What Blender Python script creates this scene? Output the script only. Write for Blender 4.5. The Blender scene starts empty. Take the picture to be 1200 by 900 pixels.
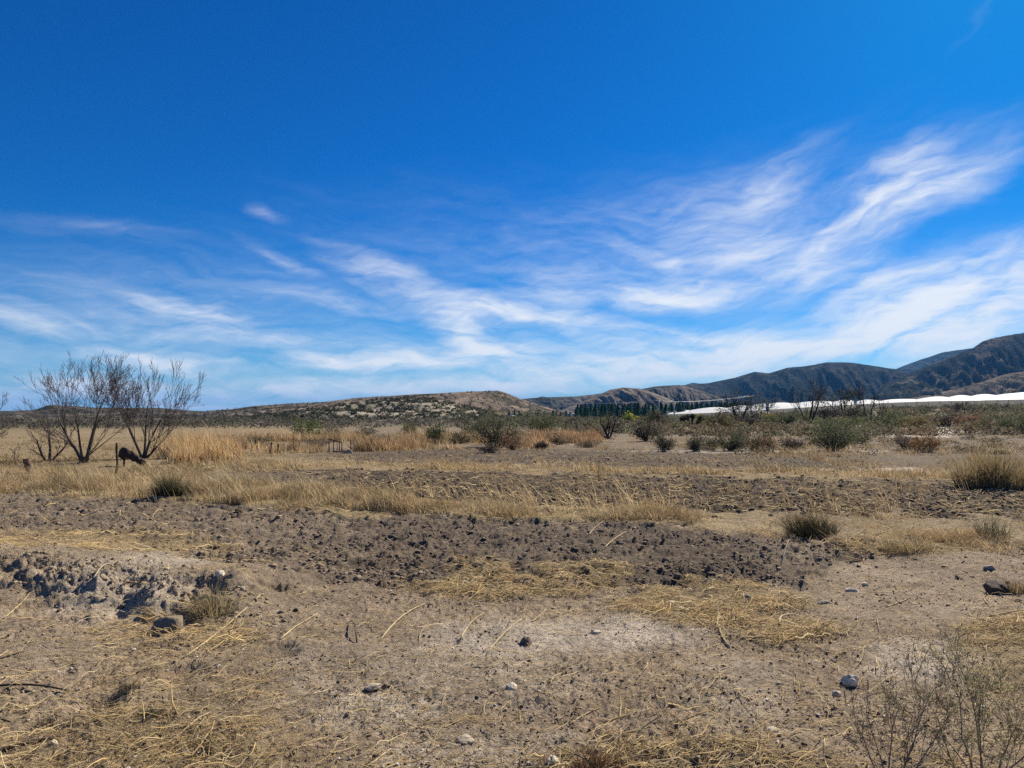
import bpy, math, random
import numpy as np
import zlib

C = bpy.context.scene.collection
SC = bpy.context.scene
PI = math.pi
RNG = np.random.default_rng(11)


def reseed(text, k=0):
    global RNG
    RNG = np.random.default_rng(zlib.crc32(text.encode()) + k)

R = math.radians

# ------------------------------------------------------------------ camera model
CAM_H = 1.6
F = 866.0
HZ = 487.0
TH = math.atan((HZ - 450.0) / F)


def ray(u, v):
    cx = (u - 600.0) / F
    cy = (450.0 - v) / F
    return np.array([cx, math.cos(TH) - cy * math.sin(TH), math.sin(TH) + cy * math.cos(TH)])


def proj(x, y, z=0.0):
    dz = z - CAM_H
    fw = y * math.cos(TH) + dz * math.sin(TH)
    up = -y * math.sin(TH) + dz * math.cos(TH)
    fw = np.maximum(fw, 0.05)
    return 600.0 + F * x / fw, 450.0 - F * up / fw


# ------------------------------------------------------------------ noise
def _hash(ix, iy, seed):
    h = (ix.astype(np.int64) * 374761393 + iy.astype(np.int64) * 668265263 + seed * 974634777) & 0xFFFFFFFF
    h = ((h ^ (h >> 13)) * 1274126177) & 0xFFFFFFFF
    h = h ^ (h >> 16)
    return (h & 0xFFFF).astype(np.float64) / 65535.0


def noise(x, y, seed=0):
    """perlin-like gradient noise, about -1..1"""
    x = np.asarray(x, float)
    y = np.asarray(y, float)
    ix = np.floor(x)
    iy = np.floor(y)
    fx = x - ix
    fy = y - iy
    ux = fx * fx * fx * (fx * (fx * 6 - 15) + 10)
    uy = fy * fy * fy * (fy * (fy * 6 - 15) + 10)

    def g(dx, dy):
        a = _hash(ix + dx, iy + dy, seed) * 2 * PI
        return np.cos(a) * (fx - dx) + np.sin(a) * (fy - dy)
    n = (g(0, 0) * (1 - ux) + g(1, 0) * ux) * (1 - uy) + (g(0, 1) * (1 - ux) + g(1, 1) * ux) * uy
    return n * 1.5


def fbm(x, y, oct=4, seed=0, gain=0.5, lac=2.03):
    a = 1.0
    s = 0.0
    for k in range(oct):
        s = s + a * noise(x, y, seed + k * 17)
        x = x * lac + 3.7
        y = y * lac - 1.9
        a *= gain
    return s


def ridged(x, y, oct=4, seed=0, gain=0.5, lac=2.1):
    a = 1.0
    s = 0.0
    for k in range(oct):
        s = s + a * (1 - np.abs(noise(x, y, seed + k * 13)))
        x = x * lac + 5.1
        y = y * lac + 1.3
        a *= gain
    return s


def sstep(a, b, x):
    t = np.clip((np.asarray(x, float) - a) / (b - a), 0, 1)
    return t * t * (3 - 2 * t)


# ------------------------------------------------------------------ ground zones (where each kind of soil lies)
def zones(x, y):
    """dictionary of 0..1 soil masks for ground points"""
    yy = np.maximum(y, 0.6)
    u, v = proj(x, yy)
    wob = fbm(x * 0.9, y * 0.9, 3, 5)
    wob2 = fbm(x * 3.1, y * 3.1, 3, 9)
    sc = (v - HZ) / 100.0                      # softness grows toward the camera
    vj = v + (wob * 7 + wob2 * 4) * np.clip(sc, 0.08, 2)
    front = sstep(0.5, 3, y)
    z = {}
    t1 = np.interp(u, [-300, 0, 200, 400, 600, 800, 1000, 1500], [548, 553, 560, 582, 595, 601, 604, 610])
    b1 = np.interp(u, [-300, 0, 200, 400, 600, 800, 1000, 1500], [573, 577, 585, 599, 608, 615, 630, 646])
    z['band1'] = sstep(t1 - 2, t1 + 2, vj) * (1 - sstep(b1 - 2, b1 + 3, vj)) * front * (1 - .6 * sstep(740, 940, u + wob * 40))
    lowA = np.interp(u, [-300, 0, 150, 250, 350, 450, 550, 700, 850, 950, 1040, 1500],
                     [622, 627, 640, 655, 668, 680, 688, 690, 692, 678, 648, 640])
    z['ploughA'] = sstep(b1, b1 + 5, vj) * (1 - sstep(lowA - 6, lowA + 8, vj)) * front
    z['darkA'] = sstep(230, 520, u + wob * 60) * (1 - sstep(860, 1010, u + wob * 60))
    t2 = np.interp(u, [-300, 250, 500, 800, 1000, 1200, 1500], [535, 537, 543, 549, 552, 561, 566])
    b2 = np.interp(u, [-300, 250, 500, 800, 1000, 1200, 1500], [549, 549, 550, 556, 561, 569, 574])
    z['band2'] = sstep(t2 - 1, t2 + 1.5, vj) * (1 - sstep(b2 - 1, b2 + 1.5, vj)) * sstep(180, 320, u)
    z['ploughB'] = sstep(b2, b2 + 3, vj) * (1 - sstep(t1 - 3, t1 + 1, vj)) * sstep(250, 460, u + wob * 50)
    z['ploughC'] = sstep(524, 528, vj) * (1 - sstep(t2 - 2, t2, vj)) * sstep(300, 470, u + wob * 50) * (1 - sstep(940, 1060, u))
    z['farleft'] = (1 - sstep(548, 556, vj)) * (1 - sstep(300, 460, u)) + (1 - sstep(500, 508, vj)) * 0.3
    z['farleft'] = np.clip(z['farleft'], 0, 1)
    z['farright'] = (1 - sstep(t2 - 3, t2 + 2, vj)) * sstep(860, 1000, u)
    # heaps of raked straw lying on the dirt
    def spot(cu, cv, ru, rv, soft=0.5):
        d = ((u - cu + wob * ru * 0.35) / ru) ** 2 + ((v - cv + wob2 * rv * 0.35) / rv) ** 2
        return 1 - sstep(1 - soft, 1 + soft, d)
    z['straw'] = np.clip(spot(590, 688, 120, 15) + spot(830, 708, 100, 24) + spot(560, 664, 40, 8) * .7 + spot(690, 668, 60, 9) * .7
                         + spot(1060, 640, 90, 16) + spot(905, 740, 70, 14) * .6
                         + spot(1180, 770, 60, 45) * .7 + spot(100, 890, 260, 50) * .5 + spot(210, 810, 130, 80) * .3
                         + spot(780, 900, 160, 26) * .7 + spot(60, 640, 220, 18) * .55, 0, 1) * front
    z['pale'] = np.clip(spot(640, 745, 130, 22, .8) * .9 + spot(440, 830, 90, 22, .8) * .7 + spot(1085, 775, 90, 26, .7)
                        + spot(140, 700, 90, 26, .8) * .7 + spot(200, 668, 45, 14) * .8 + spot(520, 790, 160, 40, .8) * .45
                        + spot(790, 735, 80, 22, .8) * .8 + spot(860, 830, 60, 50, .8) * .4 + spot(560, 880, 120, 26, .8) * .5, 0, 1) * front
    z['sand'] = np.clip(spot(1085, 509, 50, 4) + spot(1030, 509, 22, 2.5) + spot(1090, 553, 60, 3.5) + spot(1050, 549, 40, 2.5)
                        + spot(880, 529, 160, 2.0) * .6 + spot(660, 519, 40, 2) * .5, 0, 1) * front
    return z


# crest of the eroded bank on the left
BANK = np.array([(-16.0, 11.0), (-7.2, 8.05), (-4.7, 7.35), (-3.5, 6.95), (-2.65, 6.55), (-1.9, 6.0)])


def bank(x, y):
    yc = np.interp(x, BANK[:, 0], BANK[:, 1])
    s = (y - yc) * 0.94 + 0.22 * fbm(x * 1.9, y * 1.9, 3, 31)
    hgt = 0.19 * (1 - sstep(-2.6, -1.7, x)) * (1 - 0.5 * sstep(5, 16, -x))
    back = np.exp(-(np.maximum(s, 0) / 0.95) ** 2)
    facew = 0.75 + 0.4 * fbm(x * 1.6, y * 0.4, 2, 77)
    face = 1 - sstep(0.0, 1.0, -s / np.maximum(facew, 0.2))
    p = np.where(s > 0, back, face)
    rough = (fbm(x * 4, y * 7, 5, 41, .6) * 0.042 - .03 * np.abs(noise(x * 9, y * 13, 43))) * np.exp(-((s + 0.3) / 0.5) ** 2) * (hgt / 0.17)
    return p * hgt + rough


def macro(x, y):
    r = np.hypot(x, y)
    az = np.arctan2(x, np.maximum(y, 1e-6))
    az = np.where(y > 0, az, np.sign(x) * PI / 2)
    s = sstep(0.18, 0.55, az)
    rise = s * 0.019 * np.maximum(r - 60, 0) * sstep(50, 110, r)
    rise = np.minimum(rise, 60)
    und = 0.05 * fbm(x * 0.11, y * 0.11, 2, 3) * sstep(4, 14, r) * (1 - sstep(60, 200, r)) + 0.035 * fbm(x * 0.5, y * 0.5, 2, 4) * (1 - sstep(14, 30, r))
    return rise + und


def pits(x, y):
    z = np.zeros_like(np.asarray(x, float))
    for px, py, rr, dep in ((-2.62, 6.35, 0.34, 0.10), (-2.2, 6.72, 0.22, 0.08), (-1.55, 5.02, 0.16, 0.03), (-2.05, 4.55, 0.2, 0.045),
                            (-3.2, 6.15, 0.22, 0.08), (-1.1, 7.0, 0.2, 0.07), (-2.3, 4.15, 0.15, 0.06)):
        d = np.hypot(x - px, y - py) / rr + 0.35 * fbm(x * 6, y * 6, 2, 61)
        z = z - dep * (1 - sstep(0.2, 1.1, d))
        z = z + 0.15 * dep * np.exp(-((d - 1.35) / 0.3) ** 2)
    return z


def ground_z(x, y, want_zones=False):
    x = np.asarray(x, float)
    y = np.asarray(y, float)
    z = zones(x, y)
    r = np.hypot(x, y)
    near = 1 - sstep(25, 60, r)
    pl = np.clip(z['ploughA'] + z['ploughB'] * 0.9 + z['ploughC'] * 0.7, 0, 1)
    clod = (np.abs(noise(x * 3.3, y * 3.3, 51)) * 0.55 + np.abs(noise(x * 8.5, y * 8.5, 52)) * 0.38 + np.abs(noise(x * 19, y * 19, 53)) * 0.2)
    ridge_ = np.sin((y - 0.12 * x) * 2 * PI / 0.62 + 1.6 * noise(x * 0.6, y * 0.6, 54)) * 0.022
    h = macro(x, y) + near * (pl * ((clod - 0.35) * 0.125 + ridge_)
                              + (1 - pl) * (fbm(x * 2.6, y * 2.6, 3, 57, 0.5) * 0.016 + (.55 * np.abs(noise(x * 6.5, y * 6.5, 58)) + .75 * np.abs(noise(x * 15, y * 15, 59)) + .55 * np.abs(noise(x * 34, y * 34, 62)) - .55) * .026 * (.5 + .9 * sstep(-.5, .6, noise(x * .9, y * .9, 60)))))
    h = h + near * np.clip(z['band1'], 0, 1) * 0.06 + near * z['straw'] * 0.025
    nb = (r < 22) & (y > 2)
    if np.any(nb):
        add = np.zeros_like(h)
        add[nb] = bank(x[nb], y[nb]) + pits(x[nb], y[nb])
        h = h + add
    if want_zones:
        return h, z
    return h


def gz(x, y):
    return float(ground_z(np.array([x]), np.array([y]))[0])


def at(u, v):
    """ground point seen at pixel (u, v) of the 1200 x 900 photograph"""
    d = ray(u, v)
    t = 20.0
    for k in range(40):
        p = d * t
        z = float(macro(np.array([p[0]]), np.array([p[1]]))[0])
        t = 0.5 * t + 0.5 * (CAM_H - z) / max(-d[2], 1e-4)
    p = d * t
    return p[0], p[1], gz(p[0], p[1])


def far(u, depth):
    x = (u - 600.0) / F * depth
    return x, depth, gz(x, depth)


# ------------------------------------------------------------------ mesh helpers
def mesh_from(name, V, T, mat, col=None, parent=None, loc=None, smooth=False):
    """V (n,3), T (m,3) triangles or (m,4) quads, col (n,3) -> one mesh object"""
    V = np.asarray(V, np.float32)
    T = np.asarray(T, np.int32)
    me = bpy.data.meshes.new(name)
    k = T.shape[1]
    me.vertices.add(len(V))
    me.vertices.foreach_set('co', V.ravel())
    me.loops.add(T.size)
    me.loops.foreach_set('vertex_index', T.ravel())
    me.polygons.add(len(T))
    me.polygons.foreach_set('loop_start', np.arange(len(T), dtype=np.int32) * k)
    me.polygons.foreach_set('loop_total', np.full(len(T), k, np.int32))
    if smooth:
        me.polygons.foreach_set('use_smooth', np.ones(len(T), bool))
    me.update(calc_edges=True)
    me.validate()
    if col is not None:
        a = me.attributes.new('tone', 'FLOAT_COLOR', 'POINT')
        c4 = np.ones((len(V), 4), np.float32)
        c4[:, :3] = col
        a.data.foreach_set('color', c4.ravel())
    if mat is not None:
        me.materials.append(mat)
    o = bpy.data.objects.new(name, me)
    C.objects.link(o)
    if parent is not None:
        o.parent = parent
    if loc is not None:
        o.location = loc
    return o


class MB:
    """collects pieces into one triangle mesh with a colour per vertex"""

    def __init__(s):
        s.V = []
        s.T = []
        s.K = []
        s.n = 0

    def add(s, V, T, col=(1, 1, 1)):
        V = np.asarray(V, float)
        T = np.asarray(T, int)
        if T.shape[1] == 4:
            T = np.concatenate([T[:, [0, 1, 2]], T[:, [0, 2, 3]]])
        s.V.append(V)
        s.T.append(T + s.n)
        c = np.asarray(col, float)
        s.K.append(np.broadcast_to(c, (len(V), 3)).copy())
        s.n += len(V)

    def build(s, name, mat, parent=None, loc=None, smooth=False):
        return mesh_from(name, np.concatenate(s.V), np.concatenate(s.T), mat, np.concatenate(s.K), parent, loc, smooth)


def tube(pts, rad, sides=5):
    pts = np.asarray(pts, float)
    n = len(pts)
    d = np.gradient(pts, axis=0)
    d /= np.linalg.norm(d, axis=1)[:, None] + 1e-9
    ref = np.where(np.abs(d[:, 2:3]) > 0.9, np.array([[1.0, 0, 0]]), np.array([[0, 0, 1.0]]))
    a = np.cross(d, ref)
    a /= np.linalg.norm(a, axis=1)[:, None] + 1e-9
    b = np.cross(d, a)
    ang = np.arange(sides) * 2 * PI / sides
    V = (pts[:, None, :] + np.asarray(rad)[:, None, None] * (np.cos(ang)[None, :, None] * a[:, None, :] + np.sin(ang)[None, :, None] * b[:, None, :])).reshape(-1, 3)
    i = np.arange(n - 1)[:, None] * sides
    j = np.arange(sides)[None, :]
    j2 = (j + 1) % sides
    Q = np.stack([i + j, i + j2, i + sides + j2, i + sides + j], -1).reshape(-1, 4)
    T = np.concatenate([Q[:, [0, 1, 2]], Q[:, [0, 2, 3]]])
    cap = []
    for k in range(1, sides - 1):
        cap.append((0, k + 1, k))
        m = (n - 1) * sides
        cap.append((m, m + k, m + k + 1))
    return V, np.concatenate([T, np.array(cap)])


def box(cx, cy, cz, sx, sy, sz, rz=0.0):
    v = np.array([(x, y, z) for x in (-.5, .5) for y in (-.5, .5) for z in (-.5, .5)], float) * (sx, sy, sz)
    c, s = math.cos(rz), math.sin(rz)
    v = np.stack([v[:, 0] * c - v[:, 1] * s, v[:, 0] * s + v[:, 1] * c, v[:, 2]], 1) + (cx, cy, cz)
    q = np.array([(0, 1, 3, 2), (4, 6, 7, 5), (0, 4, 5, 1), (2, 3, 7, 6), (0, 2, 6, 4), (1, 5, 7, 3)])
    return v, q


def ico(sub=1):
    t = (1 + 5 ** .5) / 2
    V = np.array([(-1, t, 0), (1, t, 0), (-1, -t, 0), (1, -t, 0), (0, -1, t), (0, 1, t), (0, -1, -t), (0, 1, -t), (t, 0, -1), (t, 0, 1), (-t, 0, -1), (-t, 0, 1)], float)
    V /= np.linalg.norm(V[0])
    T = [(0, 11, 5), (0, 5, 1), (0, 1, 7), (0, 7, 10), (0, 10, 11), (1, 5, 9), (5, 11, 4), (11, 10, 2), (10, 7, 6), (7, 1, 8), (3, 9, 4), (3, 4, 2), (3, 2, 6), (3, 6, 8), (3, 8, 9), (4, 9, 5), (2, 4, 11), (6, 2, 10), (8, 6, 7), (9, 8, 1)]
    for k in range(sub):
        V = [tuple(p) for p in V]
        cache = {}
        N = []

        def mid(a, b):
            kk = (min(a, b), max(a, b))
            if kk not in cache:
                m = np.array(V[a]) + np.array(V[b])
                V.append(tuple(m / np.linalg.norm(m)))
                cache[kk] = len(V) - 1
            return cache[kk]
        for a, b, c in T:
            ab, bc, ca = mid(a, b), mid(b, c), mid(c, a)
            N += [(a, ab, ca), (b, bc, ab), (c, ca, bc), (ab, bc, ca)]
        T = N
        V = np.array(V)
    return np.array(V), np.array(T)


ICO0, ICO1, ICO2, ICO3 = ico(0), ico(1), ico(2), ico(3)


def blades(B, H, LX, LY, W, col, segs=3, bend=1.6):
    """grass blades: base points, heights, horizontal reach of tip, widths, colours"""
    n = len(B)
    t = np.linspace(0, 1, segs + 1)
    ang = RNG.uniform(0, PI, n)
    wx, wy = np.cos(ang) * W * 0.5, np.sin(ang) * W * 0.5
    V = []
    for k, tt in enumerate(t):
        px = B[:, 0] + LX * tt ** bend
        py = B[:, 1] + LY * tt ** bend
        pz = B[:, 2] + H * tt
        f = (1 - 0.85 * tt ** 1.5)
        V.append(np.stack([px - wx * f, py - wy * f, pz], 1))
        V.append(np.stack([px + wx * f, py + wy * f, pz], 1))
    V = np.stack(V, 1)                         # n, 2(segs+1), 3
    m = V.shape[1]
    base = (np.arange(n) * m)[:, None, None]
    q = np.array([(2 * k, 2 * k + 1, 2 * k + 3, 2 * k + 2) for k in range(segs)])
    Q = (base + q[None]).reshape(-1, 4)
    K = np.repeat(col[:, None, :], m, 1).reshape(-1, 3)
    return V.reshape(-1, 3), Q, K


def tag(o, label=None, cat=None, group=None, kind=None):
    if label:
        o['label'] = label
    if cat:
        o['category'] = cat
    if group:
        o['group'] = group
    if kind:
        o['kind'] = kind
    return o


def empty(name, loc, rz=0.0):
    o = bpy.data.objects.new(name, None)
    o.empty_display_size = 0.2
    C.objects.link(o)
    o.location = loc
    o.rotation_euler = (0, 0, rz)
    return o


# ------------------------------------------------------------------ materials
class NT:
    def __init__(s, mat):
        mat.use_nodes = True
        s.t = mat.node_tree
        s.t.nodes.clear()

    def n(s, typ, **kw):
        nd = s.t.nodes.new(typ)
        for k, v in kw.items():
            if k.startswith('in_'):
                nd.inputs[k[3:].replace('_', ' ')].default_value = v
            else:
                setattr(nd, k, v)
        return nd

    def l(s, a, b):
        s.t.links.new(a, b)


def mat_tone(name, tint=(1, 1, 1), rough=0.9, transl=0.0, var=0.25, scale=20.0, bump=0.0, spec=0.2):
    """colour from the mesh's own tone attribute, broken up by fine noise"""
    m = bpy.data.materials.new(name)
    g = NT(m)
    out = g.n('ShaderNodeOutputMaterial')
    at_ = g.n('ShaderNodeAttribute', attribute_name='tone')
    tc = g.n('ShaderNodeTexCoord')
    nz = g.n('ShaderNodeTexNoise', in_Scale=scale, in_Detail=4.0, in_Roughness=0.65)
    g.l(tc.outputs['Object'], nz.inputs['Vector'])
    mr = g.n('ShaderNodeMapRange')
    mr.inputs['From Min'].default_value = 0.3
    mr.inputs['From Max'].default_value = 0.7
    mr.inputs['To Min'].default_value = 1 - var
    mr.inputs['To Max'].default_value = 1 + var
    g.l(nz.outputs['Fac'], mr.inputs['Value'])
    mx = g.n('ShaderNodeMix', data_type='RGBA', blend_type='MULTIPLY')
    mx.inputs['Factor'].default_value = 1.0
    g.l(at_.outputs['Color'], mx.inputs['A'])
    cmb = g.n('ShaderNodeVectorMath', operation='SCALE')
    cmb.inputs[0].default_value = tint
    g.l(mr.outputs['Result'], cmb.inputs['Scale'])
    g.l(cmb.outputs['Vector'], mx.inputs['B'])
    bs = g.n('ShaderNodeBsdfPrincipled')
    bs.inputs['Roughness'].default_value = rough
    bs.inputs['Specular IOR Level'].default_value = spec
    g.l(mx.outputs['Result'], bs.inputs['Base Color'])
    if bump:
        bp = g.n('ShaderNodeBump', in_Strength=bump, in_Distance=0.02)
        g.l(nz.outputs['Fac'], bp.inputs['Height'])
        g.l(bp.outputs['Normal'], bs.inputs['Normal'])
    if transl:
        tr = g.n('ShaderNodeBsdfTranslucent')
        g.l(mx.outputs['Result'], tr.inputs['Color'])
        ms = g.n('ShaderNodeMixShader', in_Fac=transl)
        g.l(bs.outputs[0], ms.inputs[1])
        g.l(tr.outputs[0], ms.inputs[2])
        g.l(ms.outputs[0], out.inputs['Surface'])
    else:
        g.l(bs.outputs[0], out.inputs['Surface'])
    return m


def mat_ground():
    m = bpy.data.materials.new('dry_soil')
    g = NT(m)
    out = g.n('ShaderNodeOutputMaterial')
    at_ = g.n('ShaderNodeAttribute', attribute_name='tone')
    tc = g.n('ShaderNodeTexCoord')
    def nz(sc, det=5.0, ro=0.6, dist=0.0):
        q = g.n('ShaderNodeTexNoise', in_Scale=sc, in_Detail=det, in_Roughness=ro, in_Distortion=dist)
        g.l(tc.outputs['Object'], q.inputs['Vector'])
        return q
    def rng(src, a, b, c, d):
        q = g.n('ShaderNodeMapRange')
        for nm, v in zip(('From Min', 'From Max', 'To Min', 'To Max'), (a, b, c, d)):
            q.inputs[nm].default_value = v
        g.l(src, q.inputs['Value'])
        return q.outputs['Result']
    n1 = nz(2.6, 6, 0.68, 0.5)
    n2 = nz(17.0, 5, 0.7, 0.3)
    n3 = nz(75.0, 4, 0.7)
    def mul(a, b):
        q = g.n('ShaderNodeMath', operation='MULTIPLY')
        g.l(a, q.inputs[0])
        g.l(b, q.inputs[1])
        return q.outputs[0]
    f = mul(mul(rng(n1.outputs['Fac'], .3, .7, .72, 1.28), rng(n2.outputs['Fac'], .3, .7, .66, 1.34)), rng(n3.outputs['Fac'], .3, .7, .72, 1.28))
    sc = g.n('ShaderNodeVectorMath', operation='SCALE')
    g.l(at_.outputs['Color'], sc.inputs[0])
    g.l(f, sc.inputs['Scale'])
    # pale dust flecks and dark crumbs
    vo = g.n('ShaderNodeTexVoronoi', in_Scale=34.0)
    g.l(tc.outputs['Object'], vo.inputs['Vector'])
    fl = rng(vo.outputs['Distance'], 0.06, 0.2, 0.42, 0.0)
    sel = g.n('ShaderNodeSeparateColor')
    g.l(vo.outputs['Color'], sel.inputs['Color'])
    fl2 = mul(fl, rng(sel.outputs[0], 0.72, 0.78, 0, 1))
    mx = g.n('ShaderNodeMix', data_type='RGBA')
    g.l(fl2, mx.inputs['Factor'])
    g.l(sc.outputs['Vector'], mx.inputs['A'])
    mx.inputs['B'].default_value = (0.48, 0.39, 0.28, 1)
    fd = mul(fl, rng(sel.outputs[1], 0.7, 0.76, 0, 1.2))
    mx2 = g.n('ShaderNodeMix', data_type='RGBA')
    g.l(fd, mx2.inputs['Factor'])
    g.l(mx.outputs['Result'], mx2.inputs['A'])
    mx2.inputs['B'].default_value = (0.07, 0.055, 0.045, 1)
    bs = g.n('ShaderNodeBsdfPrincipled')
    bs.inputs['Roughness'].default_value = 0.95
    bs.inputs['Specular IOR Level'].default_value = 0.1
    g.l(mx2.outputs['Result'], bs.inputs['Base Color'])
    n4 = nz(190.0, 3, 0.75)
    hh0 = g.n('ShaderNodeMath', operation='MULTIPLY_ADD')
    g.l(n4.outputs['Fac'], hh0.inputs[0])
    hh0.inputs[1].default_value = .35
    hh = g.n('ShaderNodeMath', operation='ADD')
    g.l(rng(n2.outputs['Fac'], 0, 1, 0, 1.6), hh.inputs[0])
    g.l(rng(n3.outputs['Fac'], 0, 1, 0, 0.6), hh.inputs[1])
    bp = g.n('ShaderNodeBump', in_Strength=1.0, in_Distance=0.035)
    g.l(hh.outputs[0], hh0.inputs[2])
    g.l(hh0.outputs[0], bp.inputs['Height'])
    g.l(bp.outputs['Normal'], bs.inputs['Normal'])
    g.l(bs.outputs[0], out.inputs['Surface'])
    return m


def mat_hill(name, soil, scrub, scale, cover=0.5, strat=0.0):
    m = bpy.data.materials.new(name)
    g = NT(m)
    out = g.n('ShaderNodeOutputMaterial')
    tc = g.n('ShaderNodeTexCoord')
    n1 = g.n('ShaderNodeTexNoise', in_Scale=scale, in_Detail=6.0, in_Roughness=0.75)
    n2 = g.n('ShaderNodeTexNoise', in_Scale=scale * 0.12, in_Detail=5.0, in_Roughness=0.6)
    g.l(tc.outputs['Object'], n1.inputs['Vector'])
    g.l(tc.outputs['Object'], n2.inputs['Vector'])
    ad = g.n('ShaderNodeMath', operation='MULTIPLY_ADD')
    g.l(n2.outputs['Fac'], ad.inputs[0])
    ad.inputs[1].default_value = 0.8
    g.l(n1.outputs['Fac'], ad.inputs[2])
    mr = g.n('ShaderNodeMapRange')
    c = 0.9 + (0.5 - cover) * 0.4
    mr.inputs['From Min'].default_value = c - 0.06
    mr.inputs['From Max'].default_value = c + 0.06
    g.l(ad.outputs[0], mr.inputs['Value'])
    at_ = g.n('ShaderNodeAttribute', attribute_name='tone')
    sb = g.n('ShaderNodeMix', data_type='RGBA', blend_type='MULTIPLY')
    sb.inputs['Factor'].default_value = 1
    sb.inputs['A'].default_value = (*soil, 1)
    g.l(at_.outputs['Color'], sb.inputs['B'])
    mx = g.n('ShaderNodeMix', data_type='RGBA')
    g.l(mr.outputs['Result'], mx.inputs['Factor'])
    g.l(sb.outputs['Result'], mx.inputs['A'])
    mx.inputs['B'].default_value = (*scrub, 1)
    bs = g.n('ShaderNodeBsdfPrincipled')
    bs.inputs['Roughness'].default_value = 1.0
    bs.inputs['Specular IOR Level'].default_value = 0.0
    g.l(mx.outputs['Result'], bs.inputs['Base Color'])
    bp = g.n('ShaderNodeBump', in_Strength=0.8, in_Distance=0.25 / scale)
    g.l(n1.outputs['Fac'], bp.inputs['Height'])
    g.l(bp.outputs['Normal'], bs.inputs['Normal'])
    g.l(bs.outputs[0], out.inputs['Surface'])
    return m


M_SOIL = mat_ground()
M_GRASS = mat_tone('dry_grass_blades', transl=0.38, var=0.2, scale=3.0)
M_STRAW = mat_tone('straw_stalks', transl=0.15, var=0.2, scale=30.0)
M_CLOD = mat_tone('soil_clod', var=0.35, scale=45.0, bump=0.6, rough=0.97, spec=0.1)
M_STONE = mat_tone('weathered_stone', var=0.3, scale=25.0, bump=0.5, rough=0.85)
M_LEAF = mat_tone('shrub_leaf', transl=0.45, var=0.25, scale=4.0, rough=0.75)
M_BARK = mat_tone('grey_bark', var=0.35, scale=18.0, bump=0.5, rough=0.9)
M_WOOD = mat_tone('weathered_wood', var=0.3, scale=22.0, bump=0.4, rough=0.9)
M_NET = mat_tone('white_shade_net', transl=0.35, var=0.12, scale=0.3, rough=0.6)
M_WALLNET = mat_tone('beige_net_wall', transl=0.75, var=0.15, scale=0.8, rough=0.8)
M_PLASTER = mat_tone('white_plaster', var=0.08, scale=2.0)
M_METAL = mat_tone('dull_metal', var=0.1, scale=10.0, rough=0.5)

# ------------------------------------------------------------------ the ground
def build_ground():
    fine = np.arange(-0.88, 0.8801, 0.0017)
    coarse = np.linspace(0.88, 2 * PI - 0.88, 90)[1:-1]
    th = np.concatenate([fine, coarse])
    r1 = 1.3 * 1.0052 ** np.arange(0, int(math.log(34 / 1.3) / math.log(1.0052)))
    r2 = r1[-1] * 1.022 ** np.arange(1, int(math.log(9500 / r1[-1]) / math.log(1.022)))
    r = np.concatenate([r1, r2])
    X = np.sin(th)[None, :] * r[:, None]
    Y = np.cos(th)[None, :] * r[:, None]
    shp = X.shape
    x, y = X.ravel(), Y.ravel()
    h, z = ground_z(x, y, True)
    n, m = shp
    V = np.stack([x, y, h], 1)
    V = np.concatenate([V, [[0, 0, 0.0]]])
    i = np.arange(n - 1)[:, None] * m
    j = np.arange(m)[None, :]
    j2 = (j + 1) % m
    Q = np.stack([i + j, i + j2, i + m + j2, i + m + j], -1).reshape(-1, 4)[:, ::-1]
    # soil colours
    col = np.zeros((len(x), 3)) + np.array([0.365, 0.28, 0.192])
    def mixc(mask, c, amt=1.0):
        nonlocal col
        k = np.clip(mask * amt, 0, 1)[:, None]
        col = col * (1 - k) + np.array(c) * k
    rr = np.hypot(x, y)
    mixc(sstep(8, 17, rr), (0.20, 0.152, 0.10))
    mixc(z['farleft'], (0.27, 0.20, 0.112))
    mixc(z['farright'], (0.175, 0.134, 0.09))
    mixc(z['ploughC'], (0.13, 0.098, 0.068))
    mixc(z['ploughB'], (0.105, 0.078, 0.055))
    mixc(z['ploughA'] * (1 - z['darkA']), (0.232, 0.18, 0.128))
    mixc(z['ploughA'] * z['darkA'], (0.178, 0.137, 0.10))
    mixc(z['pale'], (0.54, 0.46, 0.36), .8)
    mixc(z['sand'], (0.50, 0.43, 0.34))
    mixc(z['band2'], (0.30, 0.22, 0.12))
    mixc(z['band1'], (0.36, 0.27, 0.14))
    mixc(z['straw'], (0.33, 0.235, 0.11), 0.6)
    pn = fbm(x * 0.35, y * 0.35, 3, 71)
    col *= (1 + 0.13 * np.clip(pn, -1, 1))[:, None]
    # valley floor far off: patches of scrubby ground
    fv = sstep(60, 160, rr)
    pat = sstep(-0.1, 0.3, fbm(x * 0.02, y * 0.02, 4, 73))[:, None]
    farc = np.array([0.16, 0.13, 0.085]) * (1 - pat) + np.array([0.105, 0.10, 0.06]) * pat
    col = col * (1 - fv[:, None]) + farc * fv[:, None]
    col = np.concatenate([col, [[0.3, 0.24, 0.18]]])
    o = mesh_from('ground', V, Q, M_SOIL, col, smooth=True)
    # close the disc round the camera's feet with a ring of triangles
    tag(o, 'dry ploughed field of brown soil with pale dusty patches and straw strips', 'ground', kind='structure')
    c = np.stack([np.zeros(m, int) + n * m, (np.arange(m) + 1) % m, np.arange(m)], 1)
    o2 = mesh_from('ground', np.concatenate([V[:m], [[0, 0, 0.0]]]), np.where(c == n * m, m, c)[:, ::-1], M_SOIL, np.concatenate([col[:m], [[.3, .24, .18]]]), smooth=True)
    tag(o2, 'bare dirt under the viewpoint', 'ground', kind='structure')
    return o


GROUND = build_ground()

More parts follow.
